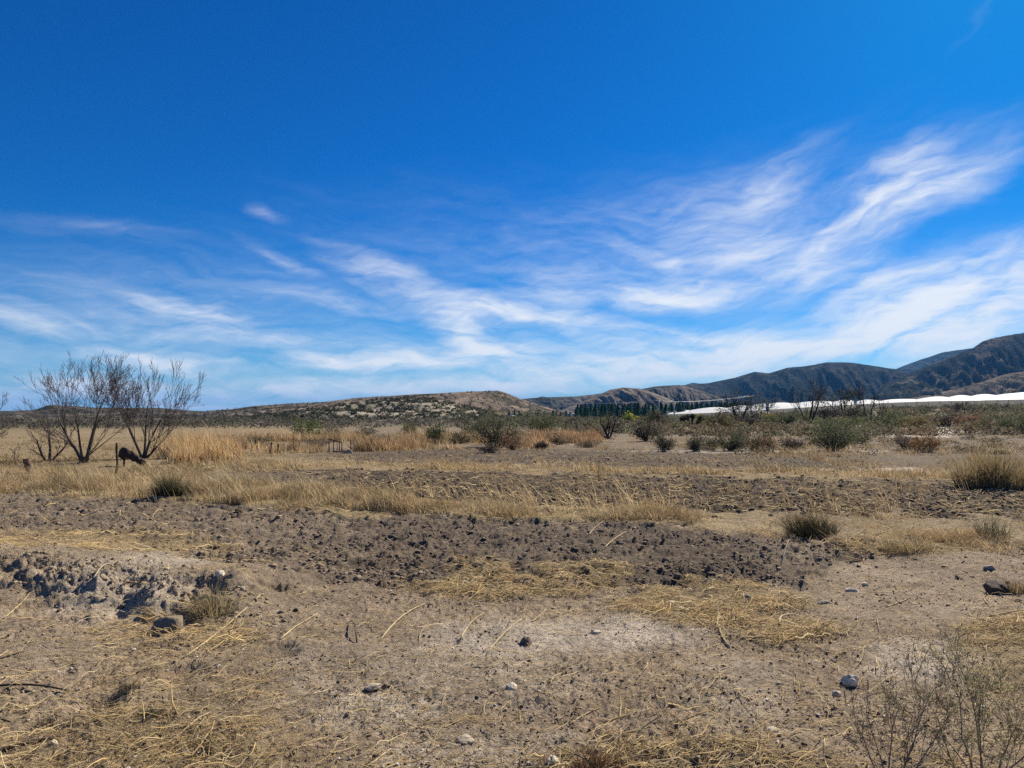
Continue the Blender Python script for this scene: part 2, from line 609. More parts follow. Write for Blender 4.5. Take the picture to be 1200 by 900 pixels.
# ------------------------------------------------------------------ hills
def hill(name, sky, depth, foot, back, mat, label, seed, gul=0.5, shear=0.4, wl=120.0, spur=0.35, rough=0.02, n_az=520, n_r=110, power=1.0, base_z=0.0):
    """sky: (pixel u, pixel v) skyline; crest stands at 'depth'; slopes reach 'foot' toward us and 'back' behind"""
    sky = np.array(sky, float)
    u = np.linspace(sky[0, 0], sky[-1, 0], n_az)
    v = np.interp(u, sky[:, 0], sky[:, 1])
    k = np.array([.25, .5, .25])
    for _ in range(3):
        v[1:-1] = np.convolve(v, k, 'valid')
    ax = (u - 600) / F
    D = depth * (1 + 0.06 * noise(ax * 6, ax * 0, seed))
    crest = CAM_H + (HZ - v) / F * D
    fade = sstep(0, 0.06, (u - u[0]) / (u[-1] - u[0])) * sstep(0, 0.06, (u[-1] - u) / (u[-1] - u[0]))
    S = ax * depth
    t = np.concatenate([np.linspace(-1, 0, int(n_r * .72), endpoint=False), np.linspace(0, 1, n_r - int(n_r * .72))])
    T, SS = np.meshgrid(t, S, indexing='ij')
    CR = crest[None, :] + 0 * T
    DD = D[None, :] + 0 * T
    FD = fade[None, :] + 0 * T
    ft = foot * (1 + spur * (ridged((SS + T * wl * shear) / (wl * 2.2), T * 0.4, 2, seed + 3) - 1.0))
    Yd = np.where(T < 0, DD + T * ft, DD + T * back)
    prof = np.where(T < 0, 1 - np.clip(-T, 0, 1) ** 1.0, 1 - T)
    prof = prof ** power
    prof = prof * prof * (3 - 2 * prof) * 0.55 + prof * 0.45
    g = ridged((SS + T * wl * shear * 3 + wl * .3 * noise(SS / wl, T * 2, seed + 5)) / wl, T * 0.9, 4, seed + 9, 0.5) / 1.85
    g2 = ridged((SS + T * wl * shear * 2) / (wl * .3), T * 1.6, 3, seed + 12, 0.55) / 1.75
    g = np.clip((0.58 * g + 0.42 * g2 - .5) / .4, 0, 1.05)      # 1 on the spur crests, 0 in the gullies
    amp = np.clip(4 * prof * (1 - prof), 0, 1)
    base = base_z
    Z = base + (CR - base) * (prof - gul * amp * (1 - g) * 0.75) + (CR - base) * rough * fbm(SS / (wl * .16), T * 7, 4, seed + 21) * (0.25 + amp)
    Z = np.where(FD < 1, base - 6 + (Z - base + 6) * FD, Z) - 3.0 * (1 - sstep(0, .08, prof))
    X = ax[None, :] * Yd
    V = np.stack([X, Yd, Z], -1).reshape(-1, 3)
    n, m = T.shape
    i = np.arange(n - 1)[:, None] * m
    j = np.arange(m - 1)[None, :]
    Q = np.stack([i + j, i + j + 1, i + m + j + 1, i + m + j], -1).reshape(-1, 4)
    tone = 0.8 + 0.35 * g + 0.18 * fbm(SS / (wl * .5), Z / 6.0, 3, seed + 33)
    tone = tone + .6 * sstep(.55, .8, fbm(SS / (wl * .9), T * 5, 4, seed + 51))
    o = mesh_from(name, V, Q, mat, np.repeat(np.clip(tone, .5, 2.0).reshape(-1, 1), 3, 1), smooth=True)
    tag(o, label, 'hill', kind='structure')
    return o, V.reshape(n, m, 3)


SOIL_V = (0.20, 0.158, 0.125)
hm_a = mat_hill('brown_hillside', (0.15, 0.122, 0.095), (0.04, 0.042, 0.03), 0.3, 0.6)
hm_b = mat_hill('stony_knoll', (0.31, 0.27, 0.205), (0.14, 0.13, 0.09), 0.6, 0.4)
hm_c = mat_hill('mesa_slope', (0.215, 0.165, 0.125), (0.065, 0.06, 0.042), 0.25, 0.5)
hm_d = mat_hill('far_scarp', (0.14, 0.12, 0.10), (0.045, 0.05, 0.042), 0.10, 0.55)
hm_f = mat_hill('dark_mountain_slope', (0.078, 0.072, 0.062), (0.025, 0.031, 0.028), 0.07, 0.64)
hm_h = mat_hill('scrubby_mountain_slope', (0.135, 0.108, 0.082), (0.028, 0.033, 0.027), 0.10, 0.68)
hm_i = mat_hill('foothill_slope', (0.17, 0.135, 0.10), (0.04, 0.042, 0.03), 0.14, 0.5)
hm_e = mat_hill('gullied_slope', (0.20, 0.165, 0.132), (0.07, 0.065, 0.05), 0.2, 0.42)
hm_g = mat_hill('distant_mountain', (0.06, 0.065, 0.06), (0.03, 0.036, 0.034), 0.03, 0.6)

hill('hill', [(-420, 482), (-200, 476), (-60, 480), (10, 481.5), (40, 480.5), (58, 474.5), (82, 475.5), (110, 477.5), (187, 478), (222, 481), (260, 483), (330, 487)],
     760, 330, 300, hm_a, 'low brown ridge behind the bare trees on the left', 101, wl=70, gul=.45)
_, MESA = hill('hill', [(150, 490), (220, 486), (250, 481), (275, 479), (295, 476), (335, 473), (365, 472), (380, 471), (420, 466), (450, 464.5), (485, 462), (512, 461), (545, 459), (585, 458), (597, 462), (610, 467.5), (650, 480), (700, 492)],
               620, 280, 260, hm_c, 'flat topped brown mesa behind the speckled knoll', 137, wl=75, gul=.5, shear=-.9)
_, KNOLL = hill('hill', [(215, 494), (290, 489), (325, 486), (375, 479), (425, 470.5), (450, 468), (475, 466.5), (505, 467), (525, 471), (557, 479), (580, 488), (620, 495)],
                255, 85, 80, hm_b, 'low stony knoll speckled with dark shrubs at the centre', 171, wl=40, gul=.22, spur=.15, n_az=300, n_r=90)
hill('hill', [(540, 486), (590, 468), (610, 467.5), (630, 466), (635, 464.5), (641, 465.5), (675, 464.5), (710, 460.5), (760, 462), (840, 470), (900, 480)],
     1500, 600, 500, hm_d, 'far dark scarp seen in the gap right of the mesa', 211, wl=110, gul=.8)
hill('hill', [(640, 488), (685, 470), (705, 461), (716, 456.5), (730, 454), (750, 455.5), (765, 460), (790, 470), (840, 488)],
     1080, 380, 300, hm_e, 'rounded brown hill with pale gullies above the conifer row', 243, wl=70, gul=.85, shear=.8)
hill('hill', [(690, 488), (740, 458), (770, 452.5), (797, 451), (806, 453), (840, 464), (880, 485)],
     1400, 420, 400, hm_d, 'dark rounded hill behind the utility poles', 277, wl=80, gul=.85)
hill('hill', [(730, 480), (790, 453), (803, 451), (830, 449), (862, 442.5), (885, 435.5), (902, 437.5), (922, 431), (945, 429), (970, 424.5), (995, 424.5), (1020, 428), (1050, 432.5), (1080, 440), (1140, 456), (1220, 480)],
     2300, 950, 900, hm_f, 'long dark blue green mountain behind the white net houses', 303, wl=200, gul=.52, base_z=20)
hill('hill', [(770, 478), (800, 452.5), (806, 450), (812, 448.5), (825, 450), (850, 456), (900, 470)],
     4200, 1300, 1300, hm_g, 'tiny blue peak in the notch of the ridge line', 331, wl=400, gul=.4, base_z=30)
hill('hill', [(980, 470), (1050, 432.5), (1075, 423), (1107, 412.5), (1140, 408), (1170, 408), (1260, 425), (1400, 450)],
     3700, 1300, 1200, hm_g, 'distant hazy blue mountain in the saddle on the right', 353, wl=380, gul=.45, base_z=40)
hill('hill', [(985, 476), (1020, 462), (1040, 449), (1070, 436), (1100, 424), (1125, 414), (1140, 408.5), (1155, 399), (1175, 394), (1200, 390), (1240, 386), (1320, 392), (1450, 430), (1600, 470)],
     1900, 800, 800, hm_h, 'steep scrubby mountain with lit gullies at the right edge', 389, wl=150, gul=.6, shear=.7, base_z=14, n_az=620, n_r=140)
hill('hill', [(1000, 478), (1060, 468), (1110, 458), (1150, 448), (1180, 438), (1215, 434), (1280, 428), (1400, 440), (1550, 470)],
     1250, 420, 320, hm_i, 'lower gullied foothill with pale spurs at the right edge', 421, wl=80, gul=.95, shear=.9, base_z=10, n_az=520, n_r=120)

# ------------------------------------------------------------------ leaves / shrubs / trees
def leaf_faces(P, size, col, flat=0.0):
    """small random diamond leaf faces at points P"""
    n = len(P)
    a = RNG.normal(size=(n, 3))
    a[:, 2] *= (1 - flat)
    a /= np.linalg.norm(a, axis=1)[:, None]
    b = RNG.normal(size=(n, 3))
    b -= (b * a).sum(1)[:, None] * a
    b /= np.linalg.norm(b, axis=1)[:, None]
    s = (size * RNG.uniform(.6, 1.4, n))[:, None]
    V = np.stack([P - a * s * .5, P + b * s * .28, P + a * s * .5, P - b * s * .28], 1).reshape(-1, 3)
    Q = np.arange(4 * n).reshape(-1, 4)
    return V, Q, np.repeat(col, 4, 0)


def vary(c, n, amt=0.25, hue=0.08):
    c = np.asarray(c, float)
    k = (1 + RNG.uniform(-amt, amt, n))[:, None]
    h = 1 + RNG.uniform(-hue, hue, (n, 3))
    return np.clip(c[None] * k * h, 0.004, 0.95)


def grow(out, p, d, L, r, lvl, maxl, spec):
    seg = 6 if lvl <= 1 else (5 if lvl == 2 else 4)
    pts = [p.copy()]
    rad = [r]
    st = L / seg
    dirs = []
    for k in range(seg):
        d = d + RNG.normal(size=3) * spec['wig'] + np.array([0, 0, spec['up'] * (0.5 + .25 * lvl)]) + spec.get('wind', np.zeros(3))
        d = d / np.linalg.norm(d)
        p = p + d * st
        pts.append(p.copy())
        dirs.append(d.copy())
        rad.append(max(r * (1 - (1 - spec['taper']) * (k + 1) / seg), spec['rmin']))
    out.append((np.array(pts), np.array(rad), lvl))
    if lvl >= maxl:
        return
    nc = spec['kids'][min(lvl, len(spec['kids']) - 1)]
    for c in range(nc):
        t = 1.0 if c == 0 else RNG.uniform(spec['t0'], 1.0)
        idx = min(int(t * seg), seg - 1)
        bp = pts[idx] + (pts[idx + 1] - pts[idx]) * (t * seg - idx)
        ax = RNG.normal(size=3)
        ax -= ax.dot(dirs[idx]) * dirs[idx]
        ax /= np.linalg.norm(ax)
        ang = spec['ang'] * RNG.uniform(.6, 1.3) * (0.5 if c == 0 else 1)
        nd = dirs[idx] * math.cos(ang) + ax * math.sin(ang)
        rr = max(np.interp(t, np.linspace(0, 1, seg + 1), rad) * RNG.uniform(*spec.get('rk', (.42, .6))), spec['rmin'])
        grow(out, bp, nd, L * spec['ratio'] * RNG.uniform(.7, 1.2) * (1.1 - .35 * t), rr, lvl + 1, maxl, spec)


def fit(out, w, h, stems=None):
    """scale a grown skeleton to crown width w and height h about its base"""
    allp = np.concatenate([q[0] for q in out])
    sz = h / max(np.percentile(allp[:, 2], 99.7), .01)
    sx = w / max(np.percentile(allp[:, 0], 99) - np.percentile(allp[:, 0], 1), .01)
    f = np.array([sx, sx, sz])
    return [(q[0] * f, q[1], q[2]) for q in out]


def bare_tree(loc, w, h, stems, label, r0, maxl=4, spec=None, wood=(0.095, 0.077, 0.067), twig=(0.14, 0.108, 0.095), group=None, leafy=None, name='bare_tree', cat='tree', seed=0):
    reseed(label, seed)
    sp = dict(wig=.11, up=.05, taper=.45, rmin=.004, kids=[4, 5, 5, 4, 3], t0=.28, ang=.62, ratio=.56)
    if spec:
        sp.update(spec)
    out = []
    for dx, dy, dz, L, rr in stems:
        d = np.array([dx, dy, dz], float)
        d /= np.linalg.norm(d)
        grow(out, np.array([dx * .06, dy * .06, -0.06]), d, L, r0 * rr, 1, maxl, sp)
    out = fit(out, w, h)
    root = empty(name, loc)
    tag(root, label, cat, group)
    tb, cb = MB(), MB()
    tips = []
    for pts, rad, lvl in out:
        if lvl <= 1:
            rad = rad.copy()
            rad[0] *= 1.5
            V, T = tube(pts, rad, 7)
            tb.add(V, T, wood)
        else:
            V, T = tube(pts, rad, 4 if lvl == 2 else 3)
            cb.add(V, T, wood if lvl == 2 else twig)
        if lvl >= maxl - 1:
            tips.append(pts)
    # swollen root collar so that the stems rise from one stump
    V, T = ICO2
    V = V * (r0 * 2.4, r0 * 2.0, r0 * 1.9) * (1 + .12 * RNG.normal(size=(len(V), 1)) * .5)
    tb.add(V + (0, 0, -r0 * .2), T, wood)
    tb.build('trunk', M_BARK, root, smooth=True)
    if leafy:
        n, size, lc = leafy
        tp = np.concatenate(tips)
        P = tp[RNG.integers(0, len(tp), n)] + RNG.normal(size=(n, 3)) * size * 1.3
        V, Q, K = leaf_faces(P, size, vary(lc, n, .35))
        cb.add(V, Q, K)
    cb.build('crown', M_BARK if not leafy else M_LEAF, root)
    return root


def shrub(loc, w, h, label, leaf, stem=(0.12, 0.095, 0.075), nleaf=900, size=.05, nstem=26, depth=None, group=None, name='shrub', lean=0.0, lobes=6, tight=1.0, cat='shrub', twigs=2, low=0.08, srad=None):
    reseed(label)
    root = empty(name, loc)
    tag(root, label, cat, group)
    d = depth or w * .8
    sb, fb = MB(), MB()
    rad = srad or max(0.004, 0.012 * h)
    tips = []
    for k in range(nstem):
        a = RNG.uniform(0, 2 * PI)
        q = RNG.uniform(.05, 1) ** .6
        tx, ty = math.cos(a) * q * w * .5, math.sin(a) * q * d * .5
        tz = h * (1 - .55 * q * q) * RNG.uniform(.72, 1.06)
        tx += lean * tz
        p0 = np.array([RNG.normal() * w * .05, RNG.normal() * d * .05, -.03])
        tt = np.linspace(0, 1, 6)
        pts = np.stack([p0[0] + (tx - p0[0]) * tt ** .9, p0[1] + (ty - p0[1]) * tt ** .9, p0[2] + (tz - p0[2]) * tt], 1)
        pts[1:] += RNG.normal(size=(5, 3)) * .035 * min(w, h)
        V, T = tube(pts, rad * np.linspace(1, .35, 6), 3)
        sb.add(V, T, vary(stem, 1, .3)[0])
        tips.append(pts[2:])
        for j in range(twigs):
            i0 = RNG.integers(2, 5)
            dv = (pts[i0] - pts[i0 - 1]) + RNG.normal(size=3) * .11 * min(w, h)
            e = pts[i0] + dv * RNG.uniform(.9, 1.9)
            e[2] = max(e[2], .02)
            e[2] = min(e[2], h * 1.08)
            md = (pts[i0] + e) / 2 + RNG.normal(size=3) * .02 * h
            V, T = tube(np.array([pts[i0], md, e]), rad * np.array([.55, .4, .25]), 3)
            sb.add(V, T, vary(stem, 1, .3)[0])
            tips.append(np.array([md, e]))
    sb.build('stems', M_BARK, root)
    if nleaf:
        tp = np.concatenate(tips)
        # a few denser lobes so that the outline is uneven
        ctr = tp[RNG.integers(0, len(tp), lobes)]
        n1 = int(nleaf * .55)
        P1 = tp[RNG.integers(0, len(tp), n1)] + RNG.normal(size=(n1, 3)) * (.055 * w, .055 * d, .05 * h)
        n2 = nleaf - n1
        P2 = ctr[RNG.integers(0, lobes, n2)] + RNG.normal(size=(n2, 3)) * (.10 * w / tight, .10 * d / tight, .12 * h / tight)
        P = np.concatenate([P1, P2])
        P = P[(P[:, 2] > low * h) & (P[:, 2] < 1.12 * h)]
        base = vary(leaf, len(P), .3, .1)
        cl = noise(P[:, 0] / w * 5 + 3, P[:, 2] / h * 4 + P[:, 1] / d * 3, int(RNG.integers(0, 999)))
        base *= (1 + .28 * np.clip(cl, -1, 1))[:, None]
        V, Q, K = leaf_faces(P, size, base)
        fb.add(V, Q, K)
        fb.build('foliage', M_LEAF, root)
    return root


OLIVE = (0.105, 0.11, 0.05)
GREEN = (0.085, 0.115, 0.04)
DKGREEN = (0.05, 0.06, 0.03)
GREY = (0.16, 0.14, 0.11)
PURPLE = (0.10, 0.08, 0.07)
RUST = (0.26, 0.145, 0.07)
TAN = (0.36, 0.26, 0.14)
BRSTEM = (0.13, 0.10, 0.075)


def px_shrub(u, v, wp, hp, label, leaf, nleaf=900, **kw):
    """shrub whose foot is seen at pixel (u, v) and which measures wp x hp pixels"""
    x, y, z = at(u, v) if 'D' not in kw else far(u, kw.pop('D'))
    k = y / F
    size = kw.pop('size', max(.03, 1.7 * k))
    if y > 25:
        wp, hp, nleaf = wp * 1.18, hp * 1.12, int(nleaf * 1.5)
    return shrub((x, y, z - .02), wp * k, hp * k, label, leaf, nleaf=nleaf, size=size, **kw)


# ---- bare trees on the left
x, y, z = at(99, 542)
bare_tree((x, y, z), 125 * y / F, 126 * y / F,
          [(-.60, .1, 1, 2.3, 1), (-.15, -.35, 1, 2.4, .7), (.2, .3, 1, 2.4, .75), (.55, -.1, 1, 2.5, 1.0)],
          'large bare tree with a low V shaped fork, left of the pair', .07, maxl=5, spec=dict(kids=[6, 6, 5, 4, 3], rmin=.0045, taper=.25, ang=.55, wig=.075, up=.035, t0=.12, ratio=.68, rk=(.36, .52)))
x, y, z = at(168, 537)
bare_tree((x, y, z), 108 * y / F, 116 * y / F,
          [(-.75, .1, 1, 2.1, .85), (-.3, -.3, 1, 2.3, .8), (.12, .2, 1, 2.3, .9), (.45, -.2, 1, 2.3, .95), (1.1, .2, .8, 2.1, .85)],
          'bare many stemmed tree with wide fan of branches, right of the pair', .058, maxl=5, spec=dict(kids=[6, 6, 5, 4, 3], rmin=.0045, taper=.25, ang=.55, wig=.075, up=.035, t0=.12, ratio=.68, rk=(.36, .52)))
x, y, z = at(57, 541)
bare_tree((x, y, z), 58 * y / F, 52 * y / F, [(-.7, 0, .9, 1.2, .9), (.0, .2, 1, 1.3, 1), (.8, -.1, .8, 1.2, .8)],
          'small bare tree standing left of the large forked tree', .055, maxl=4, wood=(.10, .07, .055), twig=(.12, .09, .07))
x, y, z = at(-32, 534)
bare_tree((x, y, z), 84 * y / F, 82 * y / F, [(-.6, 0, 1, 1.8, .9), (0, .2, 1, 2, 1), (.5, -.1, 1, 2, .9), (.8, .1, .9, 1.7, .7)],
          'bare tree cut by the left edge of the view', .08, maxl=5)
x, y, z = at(18, 543)
bare_tree((x, y, z), 12 * y / F, 24 * y / F, [(-.1, 0, 1, .6, 1), (.25, 0, 1, .5, .7)], 'thin bare sapling in dry grass near the left edge', .018, maxl=3,
          wood=(.16, .12, .09), twig=(.16, .12, .09), spec=dict(kids=[3, 3, 3], rmin=.006), name='sapling', cat='sapling')
x, y, z = at(282, 541)
bare_tree((x, y, z), 14 * y / F, 26 * y / F, [(.02, 0, 1, .7, 1)], 'thin bare sapling before the tall tan grass', .02, maxl=3,
          wood=(.10, .07, .055), twig=(.12, .09, .07), spec=dict(kids=[3, 3, 3], rmin=.006), name='sapling', cat='sapling')

# ---- bare and half bare trees on the right, standing before the net houses
def px_tree(u, D, crown_w, top_v, stems, label, r0, **kw):
    x, y, z = far(u, D)
    ub, vb = proj(x, y, z)
    h = (vb - top_v) * y / F
    return bare_tree((x, y, z), crown_w * y / F, h, stems, label, r0, **kw)


FSP = dict(kids=[6, 6, 5, 3], rmin=.017, ang=.6, taper=.3, t0=.15, ratio=.66, rk=(.38, .54), wig=.12)
px_tree(866, 118, 54, 455, [(-.5, 0, 1, 3, .8), (-.1, .3, 1, 3.4, 1), (.5, .1, 1, 3.2, 1), (.9, -.2, .8, 3, .7)],
        'dark dense leafless tree before the left net house', .24, maxl=5, spec=FSP, wood=(.045, .038, .034), twig=(.08, .068, .06))
px_tree(889, 122, 44, 460, [(-.5, 0, 1, 3, .7), (.3, .1, 1, 3.2, 1), (.75, -.2, .9, 3.2, .9)],
        'leafless tree with two pale leaning stems beside the dark dense tree', .15, maxl=4, spec=FSP, wood=(.09, .075, .06), twig=(.07, .06, .05))
px_tree(949, 104, 50, 444, [(-.55, 0, 1, 3, .8), (-.15, .2, 1, 3.3, 1), (.55, .1, .9, 3.2, .9)],
        'open leafless tree with a Y shaped trunk before the middle net house', .19, maxl=4, spec=dict(kids=[5, 6, 5, 4], rmin=.016, ang=.66, wig=.15, t0=.2, ratio=.64, rk=(.38, .54), taper=.3), wood=(.065, .054, .047), twig=(.09, .076, .064))
px_tree(989, 112, 50, 453, [(-.6, 0, 1, 3, .8), (0, .3, 1, 3.2, 1), (.6, .1, 1, 3, .8), (.15, -.3, 1, 3, .7)],
        'round olive grey tree between two leafless trees', .17, maxl=4, spec=dict(kids=[4, 5, 5, 3], rmin=.018, ang=.8), wood=(.05, .042, .036), twig=(.07, .06, .048), leafy=(1500, .16, (.075, .075, .045)))
px_tree(1020, 92, 40, 449, [(-.62, .1, 1, 3, 1), (.1, .2, 1, 2.2, .8), (.6, -.1, 1, 2.4, .7)],
        'crooked leafless tree leaning left before the right net house', .15, maxl=4, spec=dict(kids=[4, 6, 5, 4], rmin=.015, ang=.68, wig=.19, t0=.2, ratio=.62, rk=(.4, .56), taper=.3), wood=(.07, .052, .042), twig=(.075, .058, .048))
px_tree(1130, 110, 22, 470, [(-.3, 0, 1, 1.6, .9), (.3, .1, 1, 1.6, .9)],
        'small dark leafless tree before the right net house', .1, maxl=4, spec=dict(kids=[5, 5, 5], rmin=.018, ang=.7, rk=(.38, .54), ratio=.62), wood=(.05, .045, .038), twig=(.06, .055, .045))
# leaning grey tree in the middle distance
x, y, z = at(713, 514)
root = bare_tree((x, y, z), 44 * y / F, 32 * y / F, [(-.35, 0, 1, 1.6, 1), (-.7, .2, .8, 1.7, .8), (.5, -.2, .8, 1.7, .8), (.0, .4, 1, 1.5, .6)],
                 'grey mesquite with a spreading twiggy crown on a short leaning trunk', .1, maxl=5, spec=dict(kids=[4, 5, 4, 3], rmin=.01, ang=.85, up=.01),
                 wood=(.04, .034, .03), twig=(.10, .088, .07), leafy=(900, .07, (.11, .10, .07)))

# ---- shrubs, each at its own place
LATE = []
px_shrub(358, 515, 38, 20, 'bright green round bush at the foot of the knoll', (0.095, 0.125, .03), 1300, tight=.8)
px_shrub(388, 514, 34, 15, 'grey leafless bush right of the bright green bush', (0.13, .11, .085), 700)
px_shrub(478, 512, 20, 13, 'small olive bush in tall tan grass below the knoll', OLIVE, 700)
px_shrub(512, 521, 25, 22, 'round green bush on a short dark stem before tan grass', (0.085, .10, .045), 900, low=.3)
px_shrub(582, 524, 54, 35, 'large rounded olive bush at the centre of the field edge', (0.115, .12, .055), 3000, nstem=55, tight=.7)
px_shrub(600, 527, 30, 22, 'reddish twiggy bush leaning against the large olive bush', (.24, .15, .09), 500, nstem=40, stem=(.2, .12, .075))
px_shrub(609, 522, 14, 10, 'pale grey bush right of the large olive bush', (.4, .35, .27), 500, nstem=24, stem=(.3, .25, .18))
px_shrub(574, 531, 24, 9, 'low dark brown bush in front of the large olive bush', (.08, .06, .05), 600)
px_shrub(633, 508, 48, 21, 'wide olive bush behind the rust grass', (0.105, .115, .05), 1900, nstem=45)
px_shrub(672, 505, 26, 14, 'dark grey dome shaped bush behind the rust grass', (.095, .085, .068), 800)
px_shrub(635, 526, 17, 8, 'small dark low bush on the field edge left of the leaning tree', (.075, .06, .05), 500)
px_shrub(757, 517, 26, 21, 'dark olive bush right of the leaning grey tree', (.075, .07, .048), 1300, nstem=45)
px_shrub(778, 529, 26, 17, 'dark based olive bush, first in the row on the field edge', (.095, .09, .058), 1000, nstem=36)
px_shrub(815, 529, 22, 19, 'upright grey green bush in the row on the field edge', (.12, .11, .068), 1000, nstem=40)
px_shrub(857, 528, 42, 23, 'wide grey green bush with a black shaded foot on the field edge', (.095, .10, .06), 2000, nstem=50)
px_shrub(832, 527, 24, 11, 'low pale straw coloured bush between two grey green bushes', (.27, .21, .13), 500, nstem=40, stem=(.25, .19, .11))
px_shrub(894, 528, 34, 19, 'tangled brown bush in the row on the field edge', (.17, .125, .075), 900, nstem=50, stem=(.16, .11, .07))
px_shrub(929, 527, 34, 15, 'low purplish bush left of the large green bush', PURPLE, 900, nstem=40)
px_shrub(976, 528, 52, 28, 'large loose green bush right of the purplish bush', (.092, .105, .052), 2600, nstem=60)
px_shrub(1010, 520, 30, 16, 'pale olive bush right of the large loose green bush', (.14, .13, .075), 900)
px_shrub(1062, 527, 34, 17, 'bare dark twiggy bush left of the rust orange bush', (.12, .09, .065), 350, nstem=60, stem=(.085, .062, .048))
px_shrub(1087, 530, 28, 20, 'rust orange bush with a dark hollow in it', (.22, .125, .055), 1100, nstem=50, stem=(.18, .10, .05))
px_shrub(768, 501, 22, 17, 'rounded olive tree like bush left of the poles', (.09, .085, .045), 900)
px_shrub(738, 497, 16, 13, 'bright yellow green bush before the conifers', (.26, .27, .04), 700, tight=.8)
px_shrub(819, 499, 12, 12, 'small bright yellow bush before the left net house', (.32, .29, .05), 400)
px_shrub(843, 506, 32, 23, 'broad brownish olive bush before the left net house', (.11, .095, .042), 1500, nstem=40, low=.25)
px_shrub(902, 497, 18, 12, 'yellowish bush right of the leafless trees', (.25, .22, .05), 600)
px_shrub(922, 500, 34, 16, 'mid green bush before the middle net house', (.085, .10, .05), 1200)
px_shrub(880, 500, 30, 12, 'black shaded low bush under the pair of leafless trees', (.045, .038, .04), 900, lobes=8)
px_shrub(972, 495, 30, 17, 'dark purplish bush under the Y shaped leafless tree', (.05, .042, .042), 1200)
px_shrub(988, 508, 60, 18, 'long light green bush below the round olive grey tree', (.115, .135, .055), 2200, nstem=50)
px_shrub(1003, 497, 30, 18, 'grey green bush between olive grey tree and crooked tree', (.08, .08, .058), 1000)
px_shrub(1043, 503, 40, 19, 'light green bush right of the crooked leafless tree', (.11, .13, .055), 1500, nstem=40)
px_shrub(1075, 503, 44, 15, 'ochre bush above the pale sand patch', (.20, .155, .07), 1300, nstem=40)
px_shrub(1133, 502, 28, 14, 'rust coloured bush right of the ochre bush', (.22, .125, .075), 900, nstem=40)
px_shrub(1108, 500, 26, 12, 'dark flat bush behind the rust coloured bush', (.06, .05, .04), 800)
px_shrub(1172, 506, 50, 20, 'wide mid green bush behind the tall reedy clump', (.095, .105, .052), 1800, nstem=40)
px_shrub(1212, 508, 50, 22, 'green bush cut by the right edge behind the reedy clump', (.09, .10, .05), 1600, nstem=40)

px_shrub(262, 527, 30, 14, 'grey green bush in tan grass right of the golden mound', (.12, .115, .07), 900, nstem=40)
px_shrub(300, 524, 24, 12, 'brown twiggy bush left of the short posts', (.15, .11, .07), 600, nstem=44)
px_shrub(372, 523, 30, 10, 'low grey bush left of the wooden frame', (.15, .13, .095), 600, nstem=36)
px_shrub(452, 523, 32, 13, 'rusty bush in tan grass below the small olive bush', (.19, .125, .07), 800, nstem=44)
px_shrub(540, 520, 28, 13, 'grey green bush left of the large olive bush', (.11, .105, .062), 800, nstem=36)
px_shrub(556, 511, 34, 12, 'dark olive bush far behind the large olive bush', (.075, .075, .042), 900)
px_shrub(430, 511, 26, 9, 'small grey bush low at the foot of the knoll', (.13, .115, .085), 600)
px_shrub(655, 521, 26, 11, 'brown weedy bush in front of the rust grass', (.16, .12, .07), 700, nstem=40)
px_shrub(690, 524, 34, 9, 'low straw brown bush at the foot of the leaning grey tree', (.2, .15, .09), 600, nstem=44)

# yucca like multi trunk shrub before the left net house
def yucca(u, v, wp, hp, label):
    x, y, z = at(u, v)
    k = y / F
    w, h = wp * k, hp * k
    root = empty('yucca', (x, y, z))
    tag(root, label, 'yucca')
    tb, cb = MB(), MB()
    for i in range(7):
        a = -1 + 2 * i / 6 + RNG.normal() * .08
        e = np.array([a * w * .36, RNG.normal() * w * .12, h * (.68 - .12 * a * a)])
        p = np.stack([np.array([a * w * .06, 0, -.05]), e * (.55, .5, .5), e])
        V, T = tube(p, [.14, .11, .10], 5)
        tb.add(V, T, (.06, .05, .04))
        n = 150
        d = RNG.normal(size=(n, 3))
        d[:, 2] = d[:, 2] * .8 + .3
        d /= np.linalg.norm(d, axis=1)[:, None]
        L = RNG.uniform(.6, 1.0, n) * .16 * w
        sd = np.cross(d, RNG.normal(size=(n, 3)))
        sd /= np.linalg.norm(sd, axis=1)[:, None]
        V = np.stack([e - sd * .05, e + sd * .05, e + d * L[:, None]], 1).reshape(-1, 3)
        cb.add(V, np.arange(3 * n).reshape(-1, 3), np.repeat(vary((.045, .052, .03), n, .3), 3, 0))
    tb.build('trunk', M_BARK, root)
    cb.build('crown', M_LEAF, root)


yucca(811, 502, 34, 20, 'dark yucca like plant with several stems before the left net house')

# ---- scrub that reads as one mass: on the knoll and across the valley floor
def scrub_mass(name, P, Wd, Hd, colr, label, per=26, lsize=None):
    reseed(label)
    n = len(P)
    mb = MB()
    idx = np.repeat(np.arange(n), per)
    m = len(idx)
    d = RNG.normal(size=(m, 3))
    d /= np.linalg.norm(d, axis=1)[:, None]
    d[:, 2] = np.abs(d[:, 2])
    q = RNG.uniform(.35, 1, m)[:, None] ** .5
    Q = P[idx] + d * q * np.stack([Wd[idx] * .5, Wd[idx] * .5, Hd[idx]], 1)
    V, F4, K = leaf_faces(Q, (Wd[idx] * .34 if lsize is None else lsize), colr[idx] * (1 + RNG.uniform(-.3, .3, m))[:, None])
    mb.add(V, F4, K)
    o = mb.build(name, M_LEAF)
    tag(o, label, 'scrub', kind='stuff')
    return o


